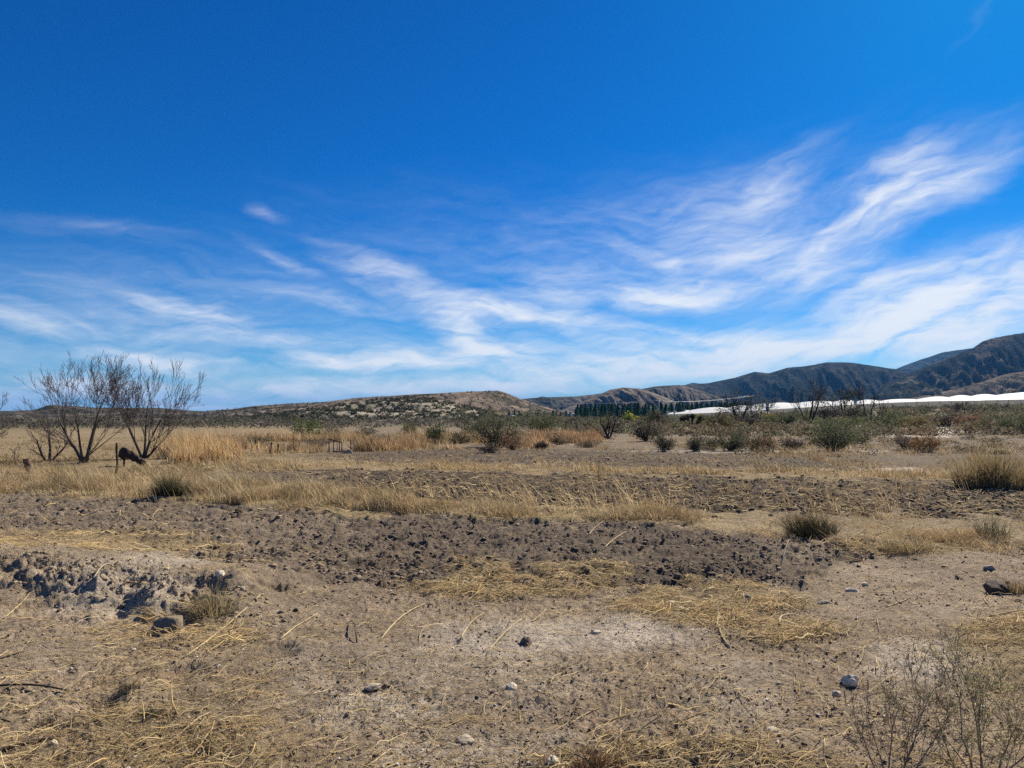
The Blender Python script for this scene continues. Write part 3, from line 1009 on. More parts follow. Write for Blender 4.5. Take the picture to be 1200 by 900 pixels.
def on_hill(G, n, lo=.12, hi=.75):
    a = RNG.uniform(lo * G.shape[0], hi * G.shape[0] - 2, n)
    b = RNG.uniform(2, G.shape[1] - 3, n)
    i, j = a.astype(int), b.astype(int)
    fa, fb = (a - i)[:, None], (b - j)[:, None]
    return (G[i, j] * (1 - fa) * (1 - fb) + G[i + 1, j] * fa * (1 - fb) + G[i, j + 1] * (1 - fa) * fb + G[i + 1, j + 1] * fa * fb)


P = on_hill(KNOLL, 2100, .03, .78)
keep = noise(P[:, 0] * .06, P[:, 1] * .06, 5) * .25 + RNG.normal(size=len(P)) * .5 > -.15
P = P[keep]
n = len(P)
scrub_mass('hillside_scrub', P, RNG.uniform(.8, 2.6, n), RNG.uniform(.35, 1.1, n),
           np.where(RNG.uniform(size=(n, 1)) < .75, np.array([[.05, .052, .034]]), np.array([[.15, .14, .09]])), 'dark shrubs speckling the stony knoll')
P = on_hill(MESA, 1800, .08, .66)
n = len(P)
scrub_mass('hillside_scrub', P, RNG.uniform(1.4, 3.6, n), RNG.uniform(.6, 1.4, n),
           np.where(RNG.uniform(size=(n, 1)) < .8, np.array([[.05, .048, .036]]), np.array([[.11, .10, .07]])), 'dark shrubs dotted over the mesa slopes', 10)


def valley(n, ulo, uhi, dlo, dhi, wlo, whi, hlo, hhi, cols, label, name='valley_scrub', per=30, p=None, lsize=None):
    u = RNG.uniform(ulo, uhi, n)
    D = np.exp(RNG.uniform(math.log(dlo), math.log(dhi), n))
    x = (u - 600) / F * D
    z = ground_z(x, D)
    c = np.array(cols)[RNG.integers(0, len(cols), n)]
    scrub_mass(name, np.stack([x, D, z], 1), RNG.uniform(wlo, whi, n), RNG.uniform(hlo, hhi, n), c, label, per, lsize)


valley(430, -250, 640, 92, 190, 2.0, 5.0, 0.8, 1.9, [(.10, .09, .07), (.085, .08, .055), (.13, .11, .085), (.075, .075, .04), (.16, .14, .11)], 'grey brown scrub along the foot of the knoll and ridge', per=70, lsize=.3)
valley(520, 560, 1450, 120, 240, 2.0, 5.0, 0.8, 1.8, [(.12, .105, .075), (.11, .115, .06), (.10, .085, .065), (.13, .13, .068), (.16, .13, .085)], 'dark scrub covering the valley floor before the net houses', per=110, lsize=.42)
valley(430, 640, 1450, 56, 120, 1.0, 3.2, 0.4, 1.15, [(.15, .12, .078), (.12, .125, .064), (.17, .125, .08), (.13, .11, .075), (.18, .145, .085)], 'low mixed scrub behind the row of bushes', per=130, lsize=.22)
valley(150, 860, 1500, 30, 60, .5, 1.6, 0.18, 0.6, [(.15, .115, .07), (.13, .10, .06), (.09, .085, .05), (.17, .13, .075)], 'low dry weeds between the bushes on the right', name='dry_weeds', per=110, lsize=.09)

# ------------------------------------------------------------------ conifers
def conifer_proto(h, w, seed):
    root = empty('conifer', (0, 0, 0))
    tb, cb = MB(), MB()
    V, T = tube(np.array([[0, 0, -.1], [0, 0, h * .5], [0, 0, h * .93]]), [.16, .1, .04], 5)
    tb.add(V, T, (.07, .055, .045))
    n = 1300
    t = RNG.uniform(.05, 1, n) ** .85
    a = RNG.uniform(0, 2 * PI, n)
    rr = w * .5 * (1 - t) ** .8 * (0.65 + .35 * np.sin(t * 40 + a)) * RNG.uniform(.55, 1.1, n) + .05
    P = np.stack([np.cos(a) * rr, np.sin(a) * rr, t * h], 1)
    V, Q, K = leaf_faces(P, .42, vary((.045, .105, .062), n, .3))
    cb.add(V, Q, K)
    tb.build('trunk', M_BARK, root)
    cb.build('crown', M_LEAF, root)
    return root


protos = [conifer_proto(5.6, 4.2, k) for k in range(5)]
used = [False] * 5


def put_conifer(u, D, top, label, group):
    k = int(RNG.integers(0, 5))
    src = protos[k]
    if used[k]:
        o = src.copy()
        C.objects.link(o)
        for ch in src.children:
            c = ch.copy()
            C.objects.link(c)
            c.parent = o
    else:
        o = src
        used[k] = True
    x, y, z = far(u, D)
    zt = CAM_H + (HZ - top) / F * D
    o.location = (x, y, z - .05)
    s = max((zt - z) / 5.6, .25)
    o.scale = (s * RNG.uniform(.85, 1.15), s * RNG.uniform(.85, 1.15), s)
    o.rotation_euler = (0, 0, RNG.uniform(0, 6.2))
    tag(o, label, 'conifer', group)


for k in range(62):
    u = 674 + k * 2.05 + RNG.normal() * 1.7
    put_conifer(u, 345 + RNG.uniform(-14, 26), np.interp(u, [674, 684, 700, 740, 800], [475.5, 473, 474, 473.5, 472]) + RNG.uniform(-2.0, 3.4),
                'dark blue green conifer in the dense plantation row below the hills', 'conifers of the dense plantation row')
for u in (596, 603, 608, 612, 616.5, 619, 627, 631, 637, 648, 652, 657, 662, 667):
    put_conifer(u + RNG.normal() * .8, 390 + RNG.uniform(-15, 15), 481.5 + RNG.uniform(-1.5, 3),
                'small dark conifer in the gappy row left of the dense plantation', 'small conifers in the gappy row')
for k in range(26):
    u = 802 + k * 3.1 + RNG.normal()
    put_conifer(u, 400 + RNG.uniform(0, 25), np.interp(u, [800, 850, 885], [472, 470, 469]) + RNG.uniform(-.5, 3.5),
                'dark conifer standing behind the left net house roof', 'conifers behind the left net house')

# ------------------------------------------------------------------ net houses
def net_house(u0, u1, label, seed):
    U = [760, 778, 790, 835, 860, 900, 985, 1050, 1080, 1115, 1155, 1187, 1200, 1300, 1420]
    RG = [484, 483, 481.5, 478.5, 477, 473.5, 470, 469, 467, 464.7, 463, 462, 460.5, 456, 452]
    EU = [760, 778, 835, 900, 985, 1050, 1080, 1155, 1200, 1300, 1420]
    EV = [486.5, 486, 485.5, 481, 477.5, 475.5, 473, 469, 468, 465, 462]
    DU, DV = [760, 778, 900, 1050, 1200, 1300, 1420], [335, 330, 300, 270, 240, 225, 210]
    n = int((u1 - u0) / 1.5) + 2
    u = np.linspace(u0, u1, n)
    D = np.interp(u, DU, DV)
    x = (u - 600) / F * D
    g = ground_z(x, D)
    ev = CAM_H + (HZ - np.interp(u, EU, EV)) / F * D
    ev = np.maximum(ev, g + 2.2)
    Db = D + 26
    bay = np.abs(np.sin((u - u0) / 34 * PI + .6 * np.sin(u * .05)))
    rz = CAM_H + (HZ - (np.interp(u, U, RG) + .5 - 1.7 * bay)) / F * Db
    xb = (u - 600) / F * Db
    Dc = D + 60
    xc = (u - 600) / F * Dc
    gc = ground_z(xc, Dc)
    root = empty('net_house', (x[n // 2], D[n // 2], g[n // 2]))
    o0 = np.array(root.location)
    tag(root, label, 'net house')
    def strip(rows):
        m = len(rows)
        V = np.concatenate([np.stack(r_, 1) for r_ in rows]) - o0
        i = np.arange(m - 1)[:, None] * n
        j = np.arange(n - 1)[None]
        return V, np.stack([i + j, i + j + 1, i + n + j + 1, i + n + j], -1).reshape(-1, 4)
    rb = MB()
    hx, hd = (x + xb) / 2, (D + Db) / 2
    V, Q = strip([(x, D - .25, ev), (hx, hd, (ev * .42 + rz * .58)), (xb, Db, rz), (xc, Dc, ev * .55 + rz * .45)])
    seam = np.tile(1 - .34 * np.exp(-(bay / .09) ** 2), 4)[:, None]
    rb.add(V, Q, np.array([[.86, .86, .84]]) * seam)
    rb.build('roof', M_NET, root)
    wb = MB()
    V, Q = strip([(x, D, g - .3), (x, D, ev - .02)])
    wb.add(V, Q, (.88, .82, .68))
    V, Q = strip([(xc, Dc, gc - .3), (xc, Dc, ev * .55 + rz * .45 - .02)])
    wb.add(V, Q, (.88, .82, .68))
    for e in (0, n - 1):
        V = np.array([(x[e], D[e], g[e] - .3), (x[e], D[e], ev[e] - .02), (xb[e], Db[e], rz[e] - .02), (xc[e], Dc[e], ev[e] * .55 + rz[e] * .45 - .02), (xc[e], Dc[e], gc[e] - .3)]) - o0
        wb.add(V, [(0, 1, 2), (0, 2, 3), (0, 3, 4)], (.88, .82, .68))
    wb.build('net_wall', M_WALLNET, root)
    for i in range(2, n - 1, 9):
        pb = MB()
        V, Q = box(x[i] - o0[0], D[i] - .12 - o0[1], (g[i] + ev[i]) / 2 - o0[2], .1, .1, ev[i] - g[i] - .05)
        pb.add(V, Q, (.3, .27, .22))
        pb.build('post', M_WOOD, root)


net_house(777, 897, 'long white net house with beige walls behind the yucca like plant', 1)
net_house(901, 1000, 'white net house behind the Y shaped leafless tree', 2)
net_house(1004, 1400, 'long white net house below the mountain at the right edge', 3)

# white roof vents on the middle house ridge are small sheds behind it
def shed(u, D, wp, top, label, col=(.8, .8, .78)):
    x, y, z = far(u, D)
    zt = CAM_H + (HZ - top) / F * D
    w = wp * D / F
    root = empty('shed', (x, y, z))
    tag(root, label, 'shed')
    h = zt - z
    b = MB()
    V, Q = box(0, 0, h * .4, w, w * .8, h * .8 + .4)
    b.add(V, Q, col)
    b.build('wall', M_PLASTER, root)
    rb = MB()
    V = np.array([(-w * .55, -w * .46, h * .78), (w * .55, -w * .46, h * .78), (w * .55, w * .46, h * .78), (-w * .55, w * .46, h * .78), (-w * .55, 0, h), (w * .55, 0, h)])
    rb.add(V, [(0, 1, 5), (0, 5, 4), (3, 4, 5), (3, 5, 2), (0, 4, 3), (1, 2, 5), (0, 3, 2), (0, 2, 1)], (.72, .71, .68))
    rb.build('roof', M_PLASTER, root)
    db = MB()
    V, Q = box(w * .1, -w * .4 - .03, h * .3, w * .18, .06, h * .6)
    db.add(V, Q, (.16, .14, .12))
    db.build('door', M_WOOD, root)


shed(601, 360, 6, 486.6, 'low white shed at the left end of the gappy conifer row')
shed(666, 405, 3.4, 484, 'small white hut between conifers, left of two')
shed(671.5, 405, 3.0, 484, 'small white hut hard against the dense conifer row')

# ------------------------------------------------------------------ utility poles and wires
def pole(u, D, top, label, col=(.30, .27, .24), arm=True):
    x, y, z = far(u, D)
    zt = CAM_H + (HZ - top) / F * D
    root = empty('utility_pole', (x, y, z))
    tag(root, label, 'utility pole', 'utility poles across the valley')
    h = zt - z
    b = MB()
    V, T = tube(np.array([[0, 0, -.3], [0, 0, h * .5], [0, 0, h]]), [.2, .17, .13], 8)
    b.add(V, T, col)
    b.build('post', M_WOOD, root)
    if arm:
        a = MB()
        V, Q = box(0, -.2, h - .5, 2.2, .14, .16)
        a.add(V, Q, col)
        a.build('crossarm', M_WOOD, root)
        for sx in (-.95, 0, .95):
            i = MB()
            V, T = tube(np.array([[sx, -.2, h - .42], [sx, -.2, h - .2]]), [.06, .05], 6)
            i.add(V, T, (.45, .44, .42))
            i.build('insulator', M_METAL, root)
    return np.array([x, y - .2, z + h - .22])


p1 = pole(772, 210, 468, 'grey utility pole at the left end of the net houses, left of the close pair', (.5, .47, .43))
p2 = pole(790, 215, 470, 'grey utility pole in front of the left net house, right of the close pair', (.5, .47, .43))
p3 = pole(622, 300, 468.5, 'tall pale utility pole standing alone below the far scarp', (.42, .40, .37))
p4 = pole(596, 420, 474, 'thin far utility pole left of the tall pale pole', (.40, .38, .36))
p5 = pole(880, 240, 463, 'utility pole hidden among the leafless trees', (.2, .18, .16))


def wire(a, b, label, off):
    t = np.linspace(0, 1, 14)[:, None]
    p = a + (b - a) * t
    p[:, 2] -= (4 * t * (1 - t))[:, 0] * np.linalg.norm(b - a) * .012
    p = p + np.array([off, 0, 0])
    m = MB()
    V, T = tube(p, np.full(14, .035), 4)
    m.add(V, T, (.35, .36, .38))
    o = m.build('power_line', M_METAL)
    tag(o, label, 'power line', 'power lines between the poles')


for off in (-.95, .95):
    s = 'left' if off < 0 else 'right'
    wire(p3, p1, 'thin overhead wire slung between the tall pale pole and the net house poles', off)
    wire(p1, p2, 'short overhead wire between the close pair of poles', off)
    wire(p2, p5, 'overhead wire passing above the left net house roof', off)

# ------------------------------------------------------------------ small wooden things on the left
def fence_post(u, v, top, label, col=(.09, .07, .055), lean=0.0, r=.03, crook=.0):
    x, y, z = at(u, v)
    h = (v - top) * y / F
    m = MB()
    t = np.linspace(0, 1, 8)
    p = np.stack([lean * h * t + crook * np.sin(t * 5), 0 * t, -.08 + (h + .08) * t], 1)
    V, T = tube(p, r * (1 + .15 * np.sin(t * 9)) * (1 - .25 * t), 7)
    m.add(V, T, col)
    o = m.build('fence_post', M_WOOD, loc=(x, y, z))
    tag(o, label, 'fence post', 'old fence posts in the dry grass')


fence_post(135, 558, 520, 'crooked dark fence post standing before the pair of bare trees', (.05, .04, .035), .06, .035, .03)
fence_post(411, 527, 517, 'thin post just right of the wooden frame', (.11, .085, .065), 0, .045)
fence_post(435, 528, 513, 'thin dark post in tan grass farther right of the wooden frame', (.06, .05, .04), 0, .05)
fence_post(318, 530, 518, 'short post left of the wooden frame in tan grass', (.08, .06, .05), 0, .045)
fence_post(325, 531, 520, 'leaning short post beside another post left of the frame', (.08, .06, .05), .12, .04)
fence_post(344, 526, 513, 'thin post below the bright green bush', (.08, .06, .05), 0, .045)

# the leaning brown stump near the left edge
x, y, z = at(36, 557)
m = MB()
t = np.linspace(0, 1, 9)
k = y / F
p = np.stack([-.32 * t ** 1.0 * 20 * k * .9, 0 * t, -.05 + 19 * k * t], 1)
V, T = tube(p, .085 * (1 + .12 * np.sin(t * 11)), 9)
V += RNG.normal(size=V.shape) * .008
m.add(V, T, (.13, .085, .06))
o = m.build('tree_stump', M_BARK, loc=(x, y, z))
tag(o, 'leaning brown broken stump in the grass at the left edge', 'stump')

# the dark cut trunk propped at the foot of the right bare tree
x, y, z = at(152, 546)
k = y / F
root = empty('fallen_log', (x, y, z))
tag(root, 'thick black brown log propped on a stub beside the right bare tree', 'log')
m = MB()
t = np.linspace(0, 1, 12)
p = np.stack([(-10.5 + 27 * t) * k, -.05 + .12 * t, (16.5 - 12.5 * t + 1.2 * np.sin(t * 5)) * k], 1)
V, T = tube(p, np.interp(t, [0, .12, .45, 1], [5.6, 6.3, 5.2, 2.2]) * k * (1 + .05 * np.sin(t * 23)), 12)
V += RNG.normal(size=V.shape) * .024
m.add(V, T, vary((.06, .04, .03), len(V), .5))
m.build('trunk', M_BARK, root)
m = MB()
V, T = tube(np.array([(-7.0, 0, 13), (-6.6, .0, 6), (-6.8, 0, -1.2)]) * k, np.array([1.5, 1.1, 1.3]) * k, 7)
m.add(V, T, (.055, .032, .026))
m.build('branch_stub', M_BARK, root)
m = MB()
V, T = tube(np.array([(14, 0, 5), (18, 0, 1.6), (22, 0, -.6)]) * k, np.array([1.8, 1.2, .8]) * k, 7)
m.add(V, T, (.07, .045, .035))
m.build('root', M_BARK, root)

# wooden frame (old pen) before the knoll
x, y, z = at(393, 530)
k = y / F
root = empty('wooden_frame', (x, y, z))
tag(root, 'small broken wooden frame of posts and a slanting rail in tan grass', 'wooden frame')
tops = {-7.5: 15.5, -2.2: 14, 2.0: 12.2, 4.6: 11.5, 7.6: 10.5}
for px_, hh in tops.items():
    m = MB()
    V, T = tube(np.array([(px_, .3 * RNG.normal(), -1), (px_ + .2 * RNG.normal(), 0, hh * .5), (px_, 0, hh)]) * k, np.array([.62, .55, .5]) * k * (1 if abs(px_) > 2.1 else .8), 6)
    m.add(V, T, vary((.075, .05, .038), 1, .2)[0])
    m.build('post', M_WOOD, root)
m = MB()
V, T = tube(np.array([(-8.4, -.8, 15.6), (0, -.9, 13.2), (8.4, -.8, 10.4)]) * k, np.array([.62, .75, .6]) * k, 6)
m.add(V, T, (.07, .048, .038))
m.build('rail', M_WOOD, root)
m = MB()
V, T = tube(np.array([(-3, -.9, 1.0), (4, -1.0, .7), (11, -.9, .9)]) * k, np.array([.7, .8, .6]) * k, 6)
m.add(V, T, (.085, .055, .045))
m.build('rail', M_WOOD, root)


def rock_mesh(V0, sx, sy, sz, seed, rough=.25):
    V = V0.copy()
    n = fbm(V[:, 0] * 1.3 + seed * 3.1, V[:, 1] * 1.3 + V[:, 2] * 1.7 + seed, 3, seed)
    V = V * (1 + rough * n)[:, None]
    # chop facets
    for k in range(5):
        d = np.random.default_rng(seed * 7 + k).normal(size=3)
        d /= np.linalg.norm(d)
        s = V @ d
        lim = .72
        V = V - np.maximum(s - lim, 0)[:, None] * d[None] * .85
    return V * (sx, sy, sz)


def stone(u, v, wp, hp, label, col=(.5, .46, .4), name='stone', group=None, sink=.4):
    x, y, z = at(u, v)
    k = y / F
    V0, T = ICO3 if wp > 16 else ICO2
    V = rock_mesh(V0, wp * k * .5, wp * k * .42, hp * k * .62, int(u * 3 + v))
    m = MB()
    m.add(V, T, np.array(col) * (.84, .77, .66))
    o = m.build(name, M_STONE if name == 'stone' else M_CLOD, loc=(x, y, z + hp * k * (.5 - sink)), smooth=False)
    o.rotation_euler = (0, 0, (u * 7.7 + v) % 6.28)
    tag(o, label, 'stone' if name == 'stone' else 'clod', group)
    return o


stone(408, 531, 14, 7, 'pale block lying right of the wooden frame', (.5, .40, .30))
stone(258, 698, 14, 9, 'white stone in the hollow of the eroded bank', (.72, .66, .56))
stone(599, 806, 15, 9, 'white angular stone on bare dirt at the bottom centre', (.74, .68, .57))
stone(996, 802, 20, 15, 'large white stone behind the grey foreground shrub', (.8, .74, .65), sink=.42)
stone(981, 815, 12, 7, 'flat pale stone just left of the large white stone', (.58, .54, .46))
stone(616, 754, 17, 13, 'dark lumpy stone at the centre of the pale patch', (.17, .14, .12))
stone(832, 684, 16, 9, 'blue grey stone above the right straw heap', (.28, .28, .29))
stone(876, 705, 14, 8, 'grey stone on top of the right straw heap', (.26, .245, .24))
stone(966, 707, 15, 6, 'flat grey stone on dirt right of the straw heap', (.33, .31, .29))
stone(944, 706, 9, 6, 'small dark stone left of the flat grey stone', (.18, .16, .15))
stone(930, 704, 7, 5, 'small dark stone farthest left of the three by the straw', (.17, .15, .14))
stone(1000, 693, 16, 8, 'pale flat stone among crumbs on the right dirt', (.5, .47, .43))
stone(1014, 686, 9, 5, 'small white stone right of the pale flat stone', (.66, .60, .50))
stone(786, 712, 10, 7, 'white stone at the left foot of the right straw heap', (.68, .65, .58))
stone(797, 719, 13, 6, 'flat white stone below the straw heap at centre right', (.66, .63, .57))
stone(698, 742, 13, 5, 'flat whitish stone on the pale patch', (.6, .56, .49))
stone(648, 899, 16, 7, 'white stone at the bottom edge of the view', (.68, .65, .58))
stone(906, 858, 16, 6, 'flat cream stone left of the grey foreground shrub', (.6, .56, .48))
stone(63, 877, 12, 9, 'cream stone in straw at the bottom left', (.68, .62, .47))
stone(437, 806, 20, 6, 'flat pale slab in the dirt left of centre', (.5, .45, .37))
stone(545, 868, 24, 8, 'broad pale slab at the bottom centre', (.5, .45, .38))
stone(347, 719, 9, 7, 'dark round clod right of the eroded bank', (.12, .095, .08), name='clod')
stone(200, 742, 40, 24, 'large grey lump of earth before the grassy hollow', (.27, .23, .18), name='clod', sink=.25)
stone(1168, 694, 34, 17, 'large dark brown rock under twigs at the right edge', (.085, .065, .05), name='stone', sink=.25)
stone(1159, 668, 12, 8, 'grey stone above the large dark brown rock', (.28, .27, .27))

# ------------------------------------------------------------------ clods, gravel and straw (uncountable)
def scatter_px(n, ulo, uhi, vlo, vhi, dens, p=1.0):
    """random ground points; density follows the soil zones"""
    out = []
    tot = 0
    while tot < n:
        u = RNG.uniform(ulo, uhi, n * 2)
        v = vlo + (vhi - vlo) * RNG.uniform(0, 1, n * 2) ** p
        y = CAM_H * F / np.maximum(v - HZ, 2) * 1.0
        x = (u - 600) / F * y
        z = zones(x, y)
        k = RNG.uniform(size=len(u)) < dens(z, x, y, u, v)
        P = np.stack([x[k], y[k]], 1)
        out.append(P)
        tot += len(P)
        if len(out) > 60:
            break
    P = np.concatenate(out)[:n]
    return P


def lumps(name, P, S, colr, mat, label, flat=.6, sink=.25, src=ICO0, cat='soil'):
    n = len(P)
    V0, T0 = src
    m = len(V0)
    z = ground_z(P[:, 0], P[:, 1])
    J = 1 + RNG.uniform(-.45, .45, (n, m, 1))
    V = V0[None] * J * S[:, None, None] * np.stack([RNG.uniform(.6, 1.7, n), RNG.uniform(.5, 1.2, n), RNG.uniform(.45, 1.1, n) * flat * 1.4], 1)[:, None, :]
    a = RNG.uniform(0, 2 * PI, n)
    c, s = np.cos(a)[:, None], np.sin(a)[:, None]
    X = V[..., 0] * c - V[..., 1] * s
    Y = V[..., 0] * s + V[..., 1] * c
    V = np.stack([X + P[:, 0:1], Y + P[:, 1:2], V[..., 2] + (z + S * flat * (.5 - sink))[:, None]], -1).reshape(-1, 3)
    T = (T0[None] + (np.arange(n) * m)[:, None, None]).reshape(-1, 3)
    o = mesh_from(name, V, T, mat, np.repeat(colr, m, 0))
    tag(o, label, cat, kind='stuff')


P = scatter_px(26000, -150, 1350, 545, 705, lambda z, x, y, u, v: np.clip((z['ploughA'] * .9 + z['ploughB'] * .7 + z['ploughC'] * .4) * sstep(-.7, .5, noise(x * 1.1, y * 1.1, 88)) + .03, 0, 1))
n = len(P)
zz = zones(P[:, 0], P[:, 1])
dk = np.clip(zz['darkA'] * zz['ploughA'] + zz['ploughB'], 0, 1)[:, None]
cc = (np.array([[.28, .21, .14]]) * (1 - dk) + np.array([[.19, .145, .105]]) * dk) * RNG.uniform(.7, 1.35, (n, 1))
S = .006 + .027 * RNG.uniform(0, 1, n) ** 5
lumps('soil_clods', P, S, cc, M_CLOD, 'broken clods of ploughed soil across the field', src=ICO0, sink=.55)
P = scatter_px(12000, -150, 1350, 522, 606, lambda z, x, y, u, v: np.clip(z['ploughB'] + z['ploughC'] * .8 + .04, 0, 1))
n = len(P)
cc = np.where(RNG.uniform(size=(n, 1)) < .25, np.array([[.26, .195, .125]]), np.array([[.12, .088, .06]])) * RNG.uniform(.7, 1.35, (n, 1))
lumps('soil_clods', P, .012 + .045 * RNG.uniform(0, 1, n) ** 3, cc, M_CLOD, 'dark clods on the ploughed strips farther back', src=ICO0, sink=.45)
P = scatter_px(4200, -150, 1350, 522, 612, lambda z, x, y, u, v: np.clip(z['ploughB'] + z['ploughC'] + z['band2'] + .05, 0, 1))
n = len(P)
P_STRAW_FAR = P
# crumbled earth below and on the broken face of the bank
n = 2600
bx = RNG.uniform(-8.0, -1.7, n)
by = np.interp(bx, BANK[:, 0], BANK[:, 1]) - np.abs(RNG.normal(size=n)) * .42 + .12
P = np.stack([bx, by], 1)
lumps('soil_clods', P, .004 + .024 * RNG.uniform(0, 1, n) ** 5, np.array([[.33, .25, .165]]) * RNG.uniform(.6, 1.25, (n, 1)), M_CLOD, 'crumbled earth on the broken face of the bank', src=ICO0, sink=.5, flat=.7)
P = scatter_px(26000, -200, 1400, 640, 930, lambda z, x, y, u, v: np.clip(.35 + .6 * noise(x * 1.3, y * 1.3, 91) - .2 * z['straw'], .02, 1), 1.1)
n = len(P)
pick = RNG.uniform(size=(n, 1))
cc = np.where(pick < .06, np.array([[.62, .56, .46]]), np.where(pick < .5, np.array([[.34, .26, .175]]), np.array([[.17, .125, .08]]))) * RNG.uniform(.75, 1.25, (n, 1))
S = .0022 + .010 * RNG.uniform(0, 1, n) ** 5
lumps('gravel', P, S, cc, M_CLOD, 'small pebbles and earth crumbs on the bare dirt', src=ICO0, cat='gravel')


def straw_mesh(name, P, L, ang, W, colr, label, lift=.012, tilt=.12, wave=.055):
    """bent flat stalks lying on the ground"""
    n = len(P)
    seg = 4
    t = np.linspace(-.5, .5, seg + 1)
    bend = RNG.normal(size=n) * wave
    cx, sx = np.cos(ang), np.sin(ang)
    rows = []
    z0 = ground_z(P[:, 0], P[:, 1])
    tl = RNG.normal(size=n) * tilt
    for k, tt in enumerate(t):
        off = bend * L * (tt * tt * 4 - .5)
        px = P[:, 0] + cx * L * tt - sx * off
        py = P[:, 1] + sx * L * tt + cx * off
        pz = np.maximum(ground_z(px, py) * .75 + z0 * .25 + lift * RNG.uniform(.2, 1.6, n) + tl * L * tt, ground_z(px, py) + .002)
        w = W * (1 - .5 * abs(tt))
        rows.append(np.stack([px - sx * w * .5, py + cx * w * .5, pz], 1))
        rows.append(np.stack([px, py, pz + w * .7], 1))
        rows.append(np.stack([px + sx * w * .5, py - cx * w * .5, pz], 1))
    V = np.stack(rows, 1)
    m = V.shape[1]
    q = np.array([f for k in range(seg) for f in ((3 * k, 3 * k + 1, 3 * k + 4, 3 * k + 3), (3 * k + 1, 3 * k + 2, 3 * k + 5, 3 * k + 4))])
    Q = (q[None] + (np.arange(n) * m)[:, None, None]).reshape(-1, 4)
    o = mesh_from(name, V.reshape(-1, 3), Q, M_STRAW, np.repeat(colr, m, 0))
    if label:
        tag(o, label, 'straw', kind='stuff')
    return o


def straw_cols(n):
    pick = RNG.uniform(size=(n, 1))
    c = np.where(pick < .5, np.array([[.52, .37, .165]]), np.where(pick < .8, np.array([[.60, .47, .26]]), np.array([[.30, .20, .10]])))
    return c * RNG.uniform(.65, 1.25, (n, 1))


P = scatter_px(11000, -150, 1350, 590, 930, lambda z, x, y, u, v: np.clip((z['straw'] * 1.1 * np.where(v > 755, .10, 1.7) + z['band1'] * .6) * sstep(-.5, .4, noise(x * 2.2, y * 2.2, 29)) + .03, 0, 1))
n = len(P)
straw_mesh('straw', P, RNG.uniform(.05, .30, n), RNG.normal(.45, .75, n), RNG.uniform(.0015, .005, n), straw_cols(n), 'loose straw stalks raked over the bare dirt', lift=.02)
P = P_STRAW_FAR
n = len(P)
straw_mesh('straw', P, RNG.uniform(.08, .5, n), RNG.uniform(0, PI, n), RNG.uniform(.006, .016, n), straw_cols(n), 'loose straw on the ploughed strips farther back', lift=.03, tilt=.2, wave=.03)
P = scatter_px(850, -150, 1350, 600, 925, lambda z, x, y, u, v: np.clip(z['straw'] * np.where(v > 755, .012, 1.2) * sstep(-.4, .4, noise(x * 1.8, y * 1.8, 27)) + .004, 0, 1))
n = len(P)
straw_mesh('straw', P, RNG.uniform(.12, .42, n), RNG.normal(.4, .9, n), RNG.uniform(.003, .008, n), straw_cols(n) * 1.1, 'thick straw stalks in heaps on the dirt', lift=.045, tilt=.2, wave=.03)
P = scatter_px(17000, -150, 1350, 640, 930, lambda z, x, y, u, v: np.clip(.12 + z['straw'] * .30 + .35 * sstep(0, .5, noise(x * .8, y * .8, 19)), 0, 1), 1.2)
n = len(P)
straw_mesh('straw', P, RNG.uniform(.012, .09, n), RNG.uniform(0, PI, n), RNG.uniform(.0012, .0032, n), np.where(RNG.uniform(size=(n, 1)) < .4, np.array([[.13, .09, .055]]), straw_cols(n) * .95), 'short chaff scattered over the near dirt', lift=.006)


def long_stalk(u0, v0, u1, v1, label, col=(.58, .46, .26), r=.006, wob=.025, name='stalk', bow=.03):
    a = np.array(at(u0, v0))
    b = np.array(at(u1, v1))
    t = np.linspace(0, 1, 9)
    L = np.linalg.norm(b - a)
    p = a + (b - a) * t[:, None]
    perp = np.array([-(b - a)[1], (b - a)[0], 0]) / max(L, .01)
    p = p + perp * (np.sin(t * PI) * wob * L * RNG.normal())[:, None] + perp * (RNG.normal(size=9) * .0015)[:, None]
    gzz = ground_z(p[:, 0], p[:, 1])
    fitz = np.polyval(np.polyfit(t, gzz, 2), t)
    p[:, 2] = fitz + max(0, np.percentile(gzz - fitz, 60)) + r * .6 + bow * np.sin(t * PI) * L * .3
    c = p.mean(0)
    c[2] = p[:, 2].min()
    m = MB()
    V, T = tube(p - c, r * np.linspace(1, .5, 9), 6)
    m.add(V, T, col)
    o = m.build(name, M_STRAW if name == 'stalk' else M_BARK, loc=tuple(c))
    tag(o, label, 'stalk' if name == 'stalk' else 'twig')


long_stalk(215, 772, 305, 712, 'long straight straw stalk lying right of the grassy hollow', r=.007)
long_stalk(262, 754, 283, 738, 'short kinked pale stalk beside the long straight stalk')
long_stalk(328, 752, 372, 720, 'pale stalk lying beside the dark round clod', r=.006)
long_stalk(444, 752, 505, 704, 'pale bent stalk left of the straw heap', r=.007, wob=.12)
long_stalk(540, 750, 566, 718, 'steep pale stalk below the straw heap', r=.005)
long_stalk(570, 765, 612, 725, 'pale forked looking stalk in front of the straw heap', r=.006)
long_stalk(623, 728, 640, 714, 'short pale stalk at the front of the straw heap', r=.005)
long_stalk(418, 754, 409, 728, 'short dark twig standing out of dirt left of the heap', (.09, .07, .055), .006, name='twig', bow=.3)
long_stalk(667, 850, 706, 826, 'thin straight pale stalk at the bottom centre', r=.004)
long_stalk(709, 843, 745, 834, 'thin pale stalk right of the straight one at the bottom', r=.004)
long_stalk(433, 900, 458, 877, 'pale stalk at the bottom edge left of centre', r=.005)
long_stalk(855, 757, 882, 720, 'curved pale branch at the front of the right straw heap', r=.009, wob=.15)
